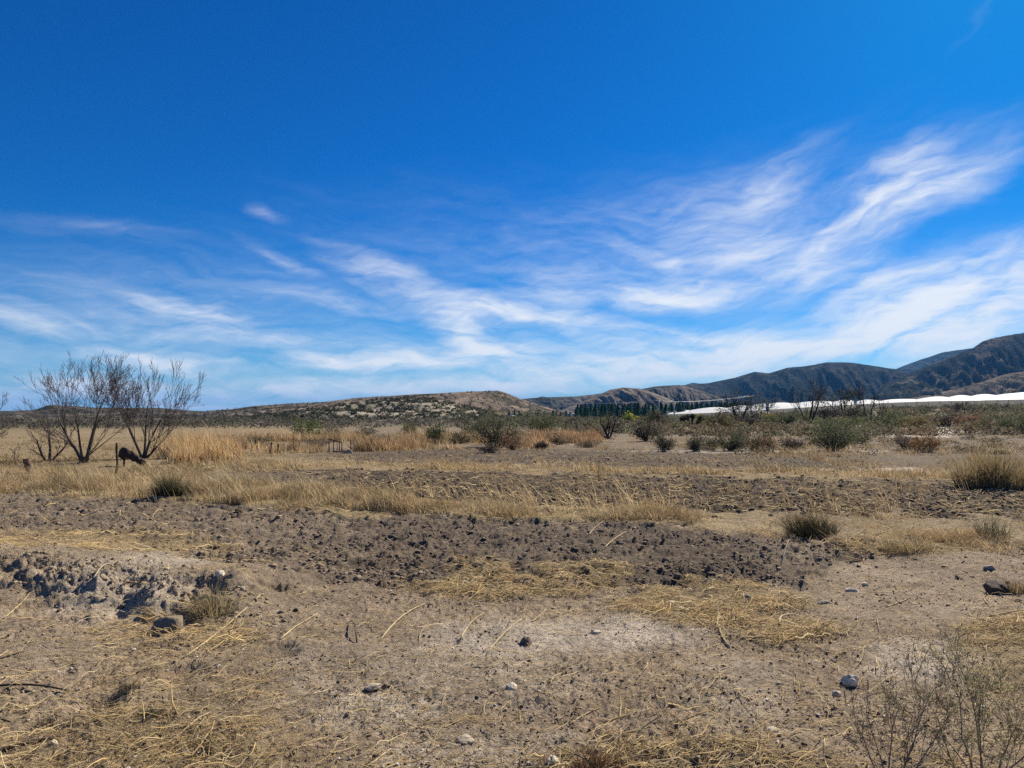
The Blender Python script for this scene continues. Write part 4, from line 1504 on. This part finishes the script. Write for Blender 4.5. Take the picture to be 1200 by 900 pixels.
long_stalk(868, 750, 972, 746, 'long pale branch lying flat in front of the right straw heap', (.5, .38, .2), r=.011, wob=.03)
long_stalk(915, 738, 936, 722, 'pale crooked branch sticking up from the right straw heap', r=.009, wob=.2, bow=.25)
long_stalk(830, 735, 858, 722, 'thick pale straw lying left of the curved branch', r=.007)
long_stalk(1160, 722, 1205, 716, 'pale branch at the right edge below the dark rock', r=.009)
long_stalk(1158, 708, 1178, 692, 'curled pale stem wrapped before the dark rock', (.5, .39, .22), r=.006, wob=.3)
long_stalk(1038, 712, 1062, 703, 'pale stalk lying on the right dirt', r=.006)
long_stalk(-20, 808, 88, 811, 'long dark thin branch lying across dirt at the left edge', (.05, .038, .03), .008, wob=.02, name='twig', bow=.12)
long_stalk(-20, 838, 12, 846, 'dark thin branch end at the left edge, below the long one', (.05, .038, .03), .008, name='twig')
long_stalk(-20, 890, 75, 868, 'dark root like branch half buried in straw at the bottom left', (.085, .062, .045), .012, wob=.05, name='twig')
long_stalk(-10, 775, 28, 767, 'short dark forked twig at the left edge above the long branch', (.06, .045, .035), .006, name='twig')
long_stalk(5, 725, 35, 700, 'pale straw stalk at the foot of the eroded bank', r=.005)
long_stalk(108, 700, 130, 680, 'pale root hanging out of the eroded bank', (.5, .42, .3), r=.006, bow=.2)
long_stalk(706, 645, 745, 617, 'pale stalk lying on the dark ploughed soil, right of two', r=.007)
long_stalk(690, 628, 706, 612, 'pale stalk lying on the dark ploughed soil, left of two', r=.006)
long_stalk(915, 660, 922, 641, 'whitish twig standing in dark soil left of the dead bush', (.5, .44, .33), r=.005, bow=.5)

# ------------------------------------------------------------------ grass
def tufts(name, P, per, hlo, hhi, spread, W, cols, label, lean=(-.15, 0.0), droop=.45, segs=3, kind='stuff', z=None, parent=None, jit=.4, cl=.7):
    n = len(P)
    k = RNG.poisson(per, n) + 2
    idx = np.repeat(np.arange(n), k)
    m = len(idx)
    zz = ground_z(P[:, 0], P[:, 1]) if z is None else z
    th = RNG.uniform(hlo, hhi, n) * np.clip(.85 + .75 * fbm(P[:, 0] * cl, P[:, 1] * cl, 2, 201), .3, 1.7)
    H = th[idx] * RNG.uniform(.45, 1.15, m)
    off = RNG.normal(size=(m, 2)) * spread
    B = np.stack([P[idx, 0] + off[:, 0] * .5, P[idx, 1] + off[:, 1] * .5, zz[idx] - .02], 1)
    a = RNG.uniform(0, 2 * PI, m)
    q = np.abs(RNG.normal(size=m)) * droop * H
    lw = RNG.normal(1, .6, m)
    LX = np.cos(a) * q + lean[0] * H * lw
    LY = np.sin(a) * q + lean[1] * H * lw
    cols = np.array(cols)
    tc = cols[RNG.integers(0, len(cols), n)]
    K = tc[idx] * RNG.uniform(1 - jit, 1 + jit, (m, 1))
    V, Q, KK = blades(B, H * (1 - .25 * RNG.uniform(size=m)), LX, LY, W * RNG.uniform(.6, 1.4, m), K, segs)
    o = mesh_from(name, V, Q, M_GRASS, KK, parent)
    if label:
        tag(o, label, 'grass', kind=kind)
    return o


PALE = [(.58, .44, .25), (.48, .355, .185), (.66, .52, .32), (.39, .275, .14), (.27, .20, .105), (.20, .15, .08)]
TANS = [(.52, .36, .19), (.44, .30, .155), (.58, .43, .24), (.36, .24, .125), (.50, .39, .22)]


def px_points(n, ulo, uhi, fv0, fv1, clump=.35, cs=.5, seed=1, p=1.0):
    """ground points between two lines v = fv0(u), fv1(u)"""
    out = []
    tot = 0
    for it in range(50):
        u = RNG.uniform(ulo, uhi, n)
        s = RNG.uniform(size=n) ** p
        v = fv0(u) + (fv1(u) - fv0(u)) * s
        y = CAM_H * F / np.maximum(v - HZ, 2)
        x = (u - 600) / F * y
        k = noise(x * cs, y * cs, seed) + RNG.normal(size=n) * .25 > clump - .35
        out.append(np.stack([x[k], y[k]], 1))
        tot += k.sum()
        if tot > n:
            break
    return np.concatenate(out)[:n]


I = lambda a, b: (lambda u: np.interp(u, a, b))
# the near strip: tall at the left, flattened toward the right
P = px_points(2300, -180, 470, I([-200, 0, 200, 330, 480], [546, 551, 556, 575, 590]), I([-200, 0, 200, 330, 480], [574, 578, 586, 594, 601]), .42, 1.1, 3)
tufts('dry_grass', P, 20, .10, .40, .2, .009, PALE, 'pale dry grass strip along the ploughed field on the left', droop=.75)
P = px_points(1150, 330, 820, I([330, 480, 600, 820], [587, 594, 599, 603]), I([330, 480, 600, 820], [596, 602, 608, 614]), .2, .8, 4)
tufts('dry_grass', P, 16, .06, .2, .18, .008, PALE, 'flattened dry grass strip across the middle of the field', droop=1.1)
P = px_points(750, 800, 1400, I([800, 1400], [601, 606]), I([800, 1000, 1400], [614, 640, 650]), .6, .8, 5)
tufts('dry_grass', P, 14, .04, .16, .2, .007, PALE[2:] + TANS, 'trampled dry grass on the right of the field', droop=1.3)
# second thin strip further back
P = px_points(900, 200, 1080, I([200, 250, 500, 800, 1000, 1100], [538, 538, 543, 549, 552, 557]), I([200, 250, 500, 800, 1000, 1100], [547, 547, 549, 554, 559, 563]), .55, .35, 6)
tufts('dry_grass', P, 14, .1, .3, .25, .014, PALE + [TANS[2]], 'second thin strip of dry grass farther back', droop=.9)
# single tall stalks leaning left over the strips
P = px_points(190, 60, 800, I([60, 1000], [556, 596]), I([60, 300, 1000], [584, 594, 612]), .0, .6, 7)
tufts('grass_stalks', P, 2.2, .4, .95, .1, .009, [(.66, .52, .29), (.6, .44, .22), (.5, .36, .19)], 'single tall grass stalks leaning left over the strips', lean=(-.55, -.1), droop=.18)
P = px_points(230, 550, 1150, I([550, 1150], [556, 570]), I([550, 1150], [596, 604]), .1, .6, 8)
tufts('grass_stalks', P, 3, .2, .6, .12, .008, [(.45, .33, .18), (.36, .25, .13)], 'thin dry weeds over the dark ploughed soil', lean=(-.4, 0), droop=.4)
# mown pale field on the far left and light cover in the mid field
P = px_points(2600, -200, 350, I([-200, 350], [512, 514]), I([-200, 0, 200, 350], [552, 554, 558, 552]), .35, .2, 9)
tufts('dry_grass', P, 9, .06, .24, .35, .022, PALE[3:] + PALE[:2], 'short pale grass on the field under the bare trees', droop=1.0)
P = px_points(520, 380, 900, I([380, 900], [528, 530]), I([380, 900], [550, 552]), .3, .3, 10)
tufts('dry_grass', P, 6, .05, .2, .25, .018, PALE + TANS, 'sparse stubble on the grey middle field', droop=1.0)
# tall tan grass line behind
P = px_points(760, 195, 640, I([195, 640], [514, 513]), I([195, 235, 300, 372, 382, 414, 424, 640], [528, 539, 532, 530, 521, 521, 529, 527]), .74, .16, 12)
tufts('tall_grass', P, 30, .35, .82, .45, .03, TANS + [(.30, .19, .10), (.24, .17, .09)], 'tall tan grass growing in a line below the knoll', lean=(-.12, 0), droop=.5, cl=.3)
P = px_points(240, 200, 275, I([200, 275], [528, 528]), I([200, 275], [545, 541]), .1, .2, 13)
tufts('tall_grass', P, 34, .6, 1.0, .3, .022, [(.62, .43, .22), (.55, .36, .17), (.66, .5, .28)], 'golden mound of tall grass right of the bare trees', lean=(-.12, 0), droop=.3)
P = px_points(380, 605, 700, I([605, 700], [512, 511]), I([605, 700], [521, 519]), .1, .15, 14)
tufts('tall_grass', P, 24, .35, .75, .4, .035, [(.44, .28, .145), (.48, .32, .17), (.34, .21, .115), (.26, .17, .10)], 'rust coloured tall grass before the wide olive bush', lean=(-.05, 0), droop=.3)
P = px_points(900, 700, 1400, I([700, 1400], [513, 513]), I([700, 900, 1400], [529, 531, 556]), .35, .2, 15)
tufts('dry_grass', P, 10, .12, .4, .3, .022, PALE[3:] + TANS + [(.2, .17, .09)], 'brownish dry grass between the bushes on the right', droop=.7)
P = px_points(900, 880, 1400, I([880, 1400], [530, 534]), I([880, 1000, 1400], [552, 558, 568]), .5, .4, 16)
tufts('dry_grass', P, 9, .08, .3, .25, .014, PALE[3:] + TANS + [(.16, .13, .08)], 'patchy brown grass before the bushes on the right', droop=.8)
n = 260
bx = RNG.uniform(-9.0, -2.4, n)
P = np.stack([bx, np.interp(bx, BANK[:, 0], BANK[:, 1]) + RNG.normal(size=n) * .25 + .15], 1)
tufts('dry_grass', P, 7, .02, .09, .06, .003, PALE, 'thin dry grass along the top of the eroded bank', droop=1.2)
# near tufts at the bottom of the view
P = scatter_px(600, -150, 1350, 700, 925, lambda z, x, y, u, v: np.clip(z['straw'] * .7 * (v > 755) + .015, 0, 1))
tufts('dry_grass', P, 7, .02, .075, .05, .003, PALE + TANS, 'short dry grass in the near dirt', droop=1.2)
P = scatter_px(420, -100, 500, 740, 925, lambda z, x, y, u, v: np.clip(.5 + noise(x * 1.5, y * 1.5, 44), 0, 1) * (u < 420))
tufts('dry_grass', P, 6, .015, .06, .05, .003, PALE + [(.3, .27, .13)], 'thin dry grass over the bottom left dirt', lean=(.9, .5), droop=.8)


def grass_clump(u, v, wp, hp, cols, label, n=400, W=.012, lean=(-.05, 0), droop=.2, name='grass_clump', cat='grass clump', depth=.6):
    x, y, z = at(u, v)
    k = y / F
    w, h = wp * k, hp * k
    a = RNG.uniform(0, 2 * PI, n)
    q = RNG.uniform(0, 1, n) ** .5
    P = np.stack([np.cos(a) * q * w * .42, np.sin(a) * q * w * .42 * depth], 1)
    zz = ground_z(P[:, 0] + x, P[:, 1] + y) - z - .01
    H = h * RNG.uniform(.4, 1.05, n) * (1 - .3 * q) * np.clip(.85 + .5 * noise(P[:, 0] / w * 6, P[:, 1] / w * 6, 7), .4, 1.2)
    B = np.stack([P[:, 0], P[:, 1], zz], 1)
    aa = RNG.uniform(0, 2 * PI, n)
    d = np.abs(RNG.normal(size=n)) * droop * H
    c = np.array(cols)[RNG.integers(0, len(cols), n)] * RNG.uniform(.7, 1.3, (n, 1))
    V, Q, K = blades(B, H, np.cos(aa) * d + lean[0] * H + P[:, 0] * .25, np.sin(aa) * d + lean[1] * H, W * RNG.uniform(.6, 1.4, n), c, 4)
    o = mesh_from(name, V, Q, M_GRASS, K, loc=(x, y, z))
    tag(o, label, cat)
    return o


REED = [(.26, .21, .10), (.34, .25, .13), (.20, .175, .085), (.44, .33, .18), (.30, .20, .10)]
grass_clump(1160, 572, 92, 62, REED, 'tall olive reedy clump at the right edge of the field', 1150, .014, droop=.5)
grass_clump(1225, 570, 70, 56, REED, 'second tall reedy clump cut by the right edge', 600, .014, droop=.5)
grass_clump(247, 728, 60, 44, [(.30, .23, .11), (.42, .33, .17), (.2, .16, .08), (.5, .42, .25)], 'dry grass tussock growing in the hollow of the bank', 300, .005, droop=.6)
grass_clump(188, 728, 44, 12, [(.55, .40, .17), (.62, .47, .22)], 'flattened golden tuft left of the grassy hollow', 150, .005, lean=(-1.8, -.3), droop=.6)
grass_clump(181, 842, 32, 18, [(.055, .05, .03), (.08, .07, .04), (.12, .10, .06)], 'dark green tuft in straw at the lower left', 240, .0035, lean=(-.3, -.3), droop=.8)
grass_clump(152, 812, 30, 16, [(.07, .055, .04), (.13, .1, .07)], 'dark dry tuft above the dark green tuft', 170, .0035, droop=.9)
grass_clump(52, 850, 20, 14, [(.08, .055, .04), (.3, .24, .13)], 'brown dry tuft near the left edge of the dirt', 110, .0035, droop=.9)
grass_clump(1163, 634, 46, 40, [(.10, .105, .055), (.13, .125, .065), (.18, .15, .09)], 'thin grey green weed clump at the right edge of the field', 260, .006, droop=.4)
grass_clump(1066, 648, 70, 24, [(.32, .24, .12), (.2, .15, .08), (.5, .4, .22)], 'low heap of dry twiggy grass right of the dead bush', 420, .007, lean=(-.3, 0), droop=1.2)
grass_clump(700, 905, 62, 34, [(.17, .09, .05), (.22, .13, .07), (.12, .07, .045)], 'reddish brown dried weed at the bottom edge of the view', 260, .006, droop=.5)
grass_clump(1190, 695, 44, 26, [(.14, .10, .055), (.24, .17, .08)], 'brown twiggy tuft beside the large dark brown rock', 220, .005, droop=.7)
grass_clump(66, 574, 60, 20, [(.17, .15, .075), (.3, .24, .12), (.13, .12, .06)], 'olive green tuft in the dry strip near the left edge', 700, .008, droop=.5)
grass_clump(955, 540, 24, 26, [(.45, .32, .16), (.34, .23, .12)], 'thin rusty weed standing in the middle field', 80, .012, droop=.45)
grass_clump(704, 560, 18, 34, [(.38, .28, .16), (.3, .21, .11)], 'thin brown weed standing over the thin straw strip', 60, .009, droop=.3)
grass_clump(770, 608, 44, 26, [(.48, .33, .15), (.4, .27, .12), (.6, .46, .25)], 'rusty grass clump on the flattened strip', 280, .007, droop=.5)

# dead dark bush and the near shrubs
grass_clump(200, 584, 48, 32, [(.05, .058, .028), (.075, .075, .036), (.04, .045, .022), (.14, .12, .06)], 'dark green tussock at the front edge of the dry grass strip', 900, .009, lean=(-.15, 0), droop=.5, name='bush', cat='bush')
grass_clump(952, 628, 66, 36, [(.04, .038, .02), (.03, .028, .017), (.055, .05, .026), (.10, .08, .045)], 'dead dark spiky bush on the trampled straw', 1100, .006, lean=(-.35, 0), droop=.75, name='bush', cat='bush', depth=.9)
px_shrub(1120, 700, 1, 1, 'x', OLIVE, 0, nstem=1) if False else None


def near_shrub(u, v, wp, hp, label, stems, leaf, nleaf, stemcol, r0, lsize=.008, maxl=4, seed=0):
    reseed(label, seed)
    x, y, z = at(u, v)
    k = y / F
    out = []
    sp = dict(wig=.13, up=.06, taper=.5, rmin=.0011, kids=[6, 6, 5, 3], t0=.12, ang=.6, ratio=.52)
    for dx, dy, L in stems:
        d = np.array([dx, dy, 1.0])
        d /= np.linalg.norm(d)
        grow(out, np.array([dx * .04, dy * .04, -.02]), d, L, r0, 1, maxl, sp)
    out = fit(out, wp * k, hp * k)
    root = empty('shrub', (x, y, z))
    tag(root, label, 'shrub')
    sb, fb = MB(), MB()
    tips = []
    for pts, rad, lvl in out:
        V, T = tube(pts, rad, 5 if lvl == 1 else 3)
        sb.add(V, T, vary(stemcol, 1, .3)[0])
        if lvl >= 3:
            tips.append(pts)
    sb.build('stems', M_BARK, root)
    if nleaf:
        tp = np.concatenate(tips)
        P = tp[RNG.integers(0, len(tp), nleaf)] + RNG.normal(size=(nleaf, 3)) * .012
        P = P[P[:, 2] > .02]
        V, Q, K = leaf_faces(P, lsize, vary(leaf, len(P), .4, .15))
        fb.add(V, Q, K)
        fb.build('foliage', M_LEAF, root)


near_shrub(1045, 925, 150, 165, 'leafless grey twiggy shrub in the foreground at the lower right', [(-.7, .1, .4), (-.35, -.2, .5), (-.1, .2, .55), (.2, -.1, .55), (.5, .1, .5), (.8, -.1, .4)],
           (.26, .22, .12), 700, (.27, .21, .15), .004, .007)
near_shrub(1150, 925, 170, 170, 'grey green small leaved shrub in the lower right corner', [(-.8, .1, .4), (-.4, -.2, .5), (-.1, .2, .55), (.2, -.1, .55), (.5, .1, .5), (.8, -.1, .4), (.1, .5, .45)],
           (.27, .25, .12), 4200, (.24, .19, .12), .0042, .009)

# ------------------------------------------------------------------ sky, sun, air, camera
def world():
    w = bpy.data.worlds.new('World')
    SC.world = w
    g = NT(w)
    out = g.n('ShaderNodeOutputWorld')
    bg = g.n('ShaderNodeBackground', in_Strength=SKY_STR)
    sky = g.n('ShaderNodeTexSky')
    sky.sky_type = 'NISHITA'
    sky.sun_disc = False
    sky.sun_elevation = R(SUN_EL)
    sky.sun_rotation = R(SUN_AZ)
    sky.altitude = 1400
    sky.air_density = 1.0
    sky.dust_density = 0.8
    sky.ozone_density = 4.0
    hs = g.n('ShaderNodeHueSaturation', in_Saturation=SKY_SAT, in_Value=SKY_VAL)
    g.l(sky.outputs[0], hs.inputs['Color'])
    gm = g.n('ShaderNodeMix', data_type='RGBA', blend_type='MULTIPLY')
    gm.inputs['Factor'].default_value = 1
    g.l(hs.outputs[0], gm.inputs['A'])
    # direction -> azimuth, elevation
    tc = g.n('ShaderNodeTexCoord')
    sx = g.n('ShaderNodeSeparateXYZ')
    g.l(tc.outputs['Generated'], sx.inputs[0])
    def M(op, a, b=None, c=None, clamp=False):
        q = g.n('ShaderNodeMath', operation=op, use_clamp=clamp)
        for i, v in enumerate((a, b, c)):
            if v is None:
                continue
            if isinstance(v, (int, float)):
                q.inputs[i].default_value = v
            else:
                g.l(v, q.inputs[i])
        return q.outputs[0]
    az = M('ARCTAN2', sx.outputs['X'], sx.outputs['Y'])
    el = M('ARCSINE', sx.outputs['Z'])
    cb = g.n('ShaderNodeCombineXYZ')
    g.l(az, cb.inputs[0])
    g.l(el, cb.inputs[1])
    th = g.n('ShaderNodeMapRange', interpolation_type='SMOOTHSTEP')
    for nm, vv in zip(('From Min', 'From Max', 'To Min', 'To Max'), (.0, .30, 0, 1)):
        th.inputs[nm].default_value = vv
    g.l(el, th.inputs['Value'])
    tm = g.n('ShaderNodeMix', data_type='RGBA')
    tm.inputs['A'].default_value = (0.42, 0.98, 1.3, 1)
    tm.inputs['B'].default_value = SKY_TINT
    g.l(th.outputs['Result'], tm.inputs['Factor'])
    g.l(tm.outputs['Result'], gm.inputs['B'])
    # bend the coordinates so that the wisps fray
    wn = g.n('ShaderNodeTexNoise', in_Scale=7.0, in_Detail=4.0, in_Roughness=0.55)
    mpw = g.n('ShaderNodeMapping')
    mpw.inputs['Scale'].default_value = (1, 2.2, 1)
    g.l(cb.outputs[0], mpw.inputs['Vector'])
    g.l(mpw.outputs[0], wn.inputs['Vector'])
    ws = g.n('ShaderNodeVectorMath', operation='SUBTRACT')
    g.l(wn.outputs['Color'], ws.inputs[0])
    ws.inputs[1].default_value = (.5, .5, .5)
    wm = g.n('ShaderNodeVectorMath', operation='MULTIPLY')
    g.l(ws.outputs[0], wm.inputs[0])
    wm.inputs[1].default_value = (.11, .045, 0)
    wa = g.n('ShaderNodeVectorMath', operation='ADD')
    g.l(cb.outputs[0], wa.inputs[0])
    g.l(wm.outputs[0], wa.inputs[1])
    vec = wa.outputs[0]
    acc = None
    for (u, v, lu, lv, ang, s) in CLOUDS_AND_FLARE:
        d = ray(u, v)
        d = d / np.linalg.norm(d)
        a0, e0 = math.atan2(d[0], d[1]), math.asin(d[2])
        ca = math.cos(a0) ** 2
        mp = g.n('ShaderNodeMapping', vector_type='TEXTURE')
        mp.inputs['Location'].default_value = (a0, e0, 0)
        mp.inputs['Rotation'].default_value = (0, 0, R(ang))
        mp.inputs['Scale'].default_value = (lu / F * ca * 1.25, lv / F * math.cos(a0) * 1.45, 1)
        g.l(vec, mp.inputs['Vector'])
        gr = g.n('ShaderNodeTexGradient', gradient_type='SPHERICAL')
        g.l(mp.outputs[0], gr.inputs['Vector'])
        acc = M('MULTIPLY', gr.outputs['Fac'], s) if acc is None else M('MULTIPLY_ADD', gr.outputs['Fac'], s, acc)
    # fibres: streaks tilted down to the right on the left half and up to the right on the right half
    def fib(rot, scx, scy, sc, det=6.0, ro=.53):
        mp = g.n('ShaderNodeMapping', vector_type='TEXTURE')
        mp.inputs['Rotation'].default_value = (0, 0, R(rot))
        mp.inputs['Scale'].default_value = (scx, scy, 1)
        g.l(vec, mp.inputs['Vector'])
        q = g.n('ShaderNodeTexNoise', in_Scale=sc, in_Detail=det, in_Roughness=ro, in_Distortion=.25)
        g.l(mp.outputs[0], q.inputs['Vector'])
        return q.outputs['Fac']
    fa = fib(-9, 1, .17, 8)
    fb = fib(24, 1, .21, 8)
    fc = fib(8, 1, .22, 24, 6)
    k = g.n('ShaderNodeMapRange', interpolation_type='SMOOTHSTEP')
    k.inputs['From Min'].default_value = .12
    k.inputs['From Max'].default_value = .42
    g.l(az, k.inputs['Value'])
    fx = g.n('ShaderNodeMix', data_type='FLOAT')
    g.l(k.outputs['Result'], fx.inputs[0])
    g.l(fa, fx.inputs[2])
    g.l(fb, fx.inputs[3])
    f = M('MULTIPLY_ADD', fc, .45, fx.outputs[0])            # about .25 .. 1.15, mean .72
    fm = g.n('ShaderNodeMapRange')
    for nm, vv in zip(('From Min', 'From Max', 'To Min', 'To Max'), (.45, 1.04, .32, 1.22)):
        fm.inputs[nm].default_value = vv
    g.l(f, fm.inputs['Value'])
    # thin overall veil near the horizon, fading upward
    ve = g.n('ShaderNodeMapRange', interpolation_type='SMOOTHSTEP')
    for nm, vv in zip(('From Min', 'From Max', 'To Min', 'To Max'), (.0, .27, .60, 0.0)):
        ve.inputs[nm].default_value = vv
    g.l(el, ve.inputs['Value'])
    tot = M('MULTIPLY', M('ADD', acc, ve.outputs['Result']), fm.outputs['Result'])
    sm = g.n('ShaderNodeMapRange', interpolation_type='SMOOTHSTEP')
    for nm, vv in zip(('From Min', 'From Max', 'To Min', 'To Max'), (.02, 1.32, 0, .92)):
        sm.inputs[nm].default_value = vv
    g.l(tot, sm.inputs['Value'])
    mx = g.n('ShaderNodeMix', data_type='RGBA')
    g.l(sm.outputs['Result'], mx.inputs['Factor'])
    g.l(gm.outputs['Result'], mx.inputs['A'])
    mx.inputs['B'].default_value = CLOUD_COL
    g.l(mx.outputs['Result'], bg.inputs['Color'])
    g.l(bg.outputs[0], out.inputs['Surface'])


CLOUDS_AND_FLARE = [
    (230, 363, 88, 12, -8, .8), (190, 422, 95, 11, -8, .95), (440, 426, 110, 9, -1, 1.15), (500, 340, 125, 20, -22, .75),
    (625, 372, 105, 12, -3, .8), (540, 393, 52, 18, -28, .85), (580, 410, 55, 8, 3, .7), (385, 350, 95, 10, -9, .5),
    (330, 300, 55, 8, -20, .35), (310, 250, 28, 9, -15, .45), (400, 457, 330, 13, 1, .8), (60, 452, 140, 16, 0, .55),
    (10, 375, 70, 11, -10, .5), (100, 262, 150, 12, 2, .28), (600, 280, 430, 80, 0, .30), (880, 250, 300, 80, 12, .36),
    (790, 346, 82, 18, -2, .95), (800, 309, 20, 9, 0, .6), (930, 320, 170, 36, -12, .6), (1060, 225, 150, 42, 28, .62),
    (1000, 252, 85, 13, 30, .5), (1110, 222, 105, 26, 22, .6), (1080, 188, 40, 26, 50, .4), (1130, 350, 180, 50, 4, .85),
    (1170, 310, 150, 40, 12, .6), (700, 420, 260, 28, 2, .6), (770, 437, 160, 12, 0, .7), (890, 415, 130, 10, 2, .6),
    (980, 415, 160, 18, 2, .65), (830, 396, 130, 13, -8, .5), (1020, 385, 140, 24, 0, .55), (905, 215, 90, 24, 30, .35),
    (820, 235, 90, 28, 10, .28), (150, 345, 260, 60, 0, .22), (300, 396, 260, 11, -4, .38), (650, 340, 90, 24, 10, .3),
    (130, 470, 240, 9, 0, .5), (600, 452, 90, 7, 0, .5), (870, 285, 60, 20, 20, .35), (1138, 26, 52, 7, 52, .22), (1150, 400, 120, 40, 0, .35),  # the faint steep streak at upper right is a painted lens flare ray
]
SUN_AZ, SUN_EL = 38.0, 39.0
SKY_STR, SKY_SAT, SKY_VAL = 0.05, 1.3, 1.0
SKY_TINT = (0.04, 0.80, 1.26, 1)
CLOUD_COL = (12.2, 12.5, 12.8, 1)
world()

sun = bpy.data.lights.new('sun', 'SUN')
sun.energy = 5.0
sun.angle = R(.53)
sun.color = (1.0, .92, .78)
so = bpy.data.objects.new('sun', sun)
C.objects.link(so)
so.rotation_euler = (R(90 - SUN_EL), 0, R(180 - SUN_AZ))


def haze():
    me = MB()
    zlo, zhi = -12.0, 352.0
    V, Q = box(0, 2600, (zlo + zhi) / 2, 26000, 26000, zhi - zlo)
    me.add(V, Q)
    m = bpy.data.materials.new('valley_air')
    g = NT(m)
    out = g.n('ShaderNodeOutputMaterial')
    pv = g.n('ShaderNodeVolumePrincipled')
    pv.inputs['Color'].default_value = (.14, .46, 1.0, 1)
    pv.inputs['Density'].default_value = HAZE
    pv.inputs['Anisotropy'].default_value = 0.0
    g.l(pv.outputs[0], out.inputs['Volume'])
    o = me.build('haze', m)
    tag(o, 'thin blue valley air', 'haze', kind='stuff')


HAZE = 7e-5
haze()

cam = bpy.data.cameras.new('camera')
cam.sensor_width = 36
cam.lens = 36 * F / 1200
cam.clip_start = .05
cam.clip_end = 40000
co = bpy.data.objects.new('camera', cam)
C.objects.link(co)
co.location = (0, 0, CAM_H)
co.rotation_euler = (PI / 2 + TH, 0, 0)
SC.camera = co

SC.view_settings.view_transform = 'Standard'
SC.view_settings.look = 'None'
SC.view_settings.exposure = 0.66
SC.view_settings.gamma = 1
SC.view_settings.use_curve_mapping = False
SC.cycles.use_denoising = False
SC.cycles.use_adaptive_sampling = False
SC.cycles.max_bounces = 6
SC.cycles.diffuse_bounces = 3
SC.cycles.transmission_bounces = 3
SC.cycles.transparent_max_bounces = 8
SC.cycles.volume_bounces = 0
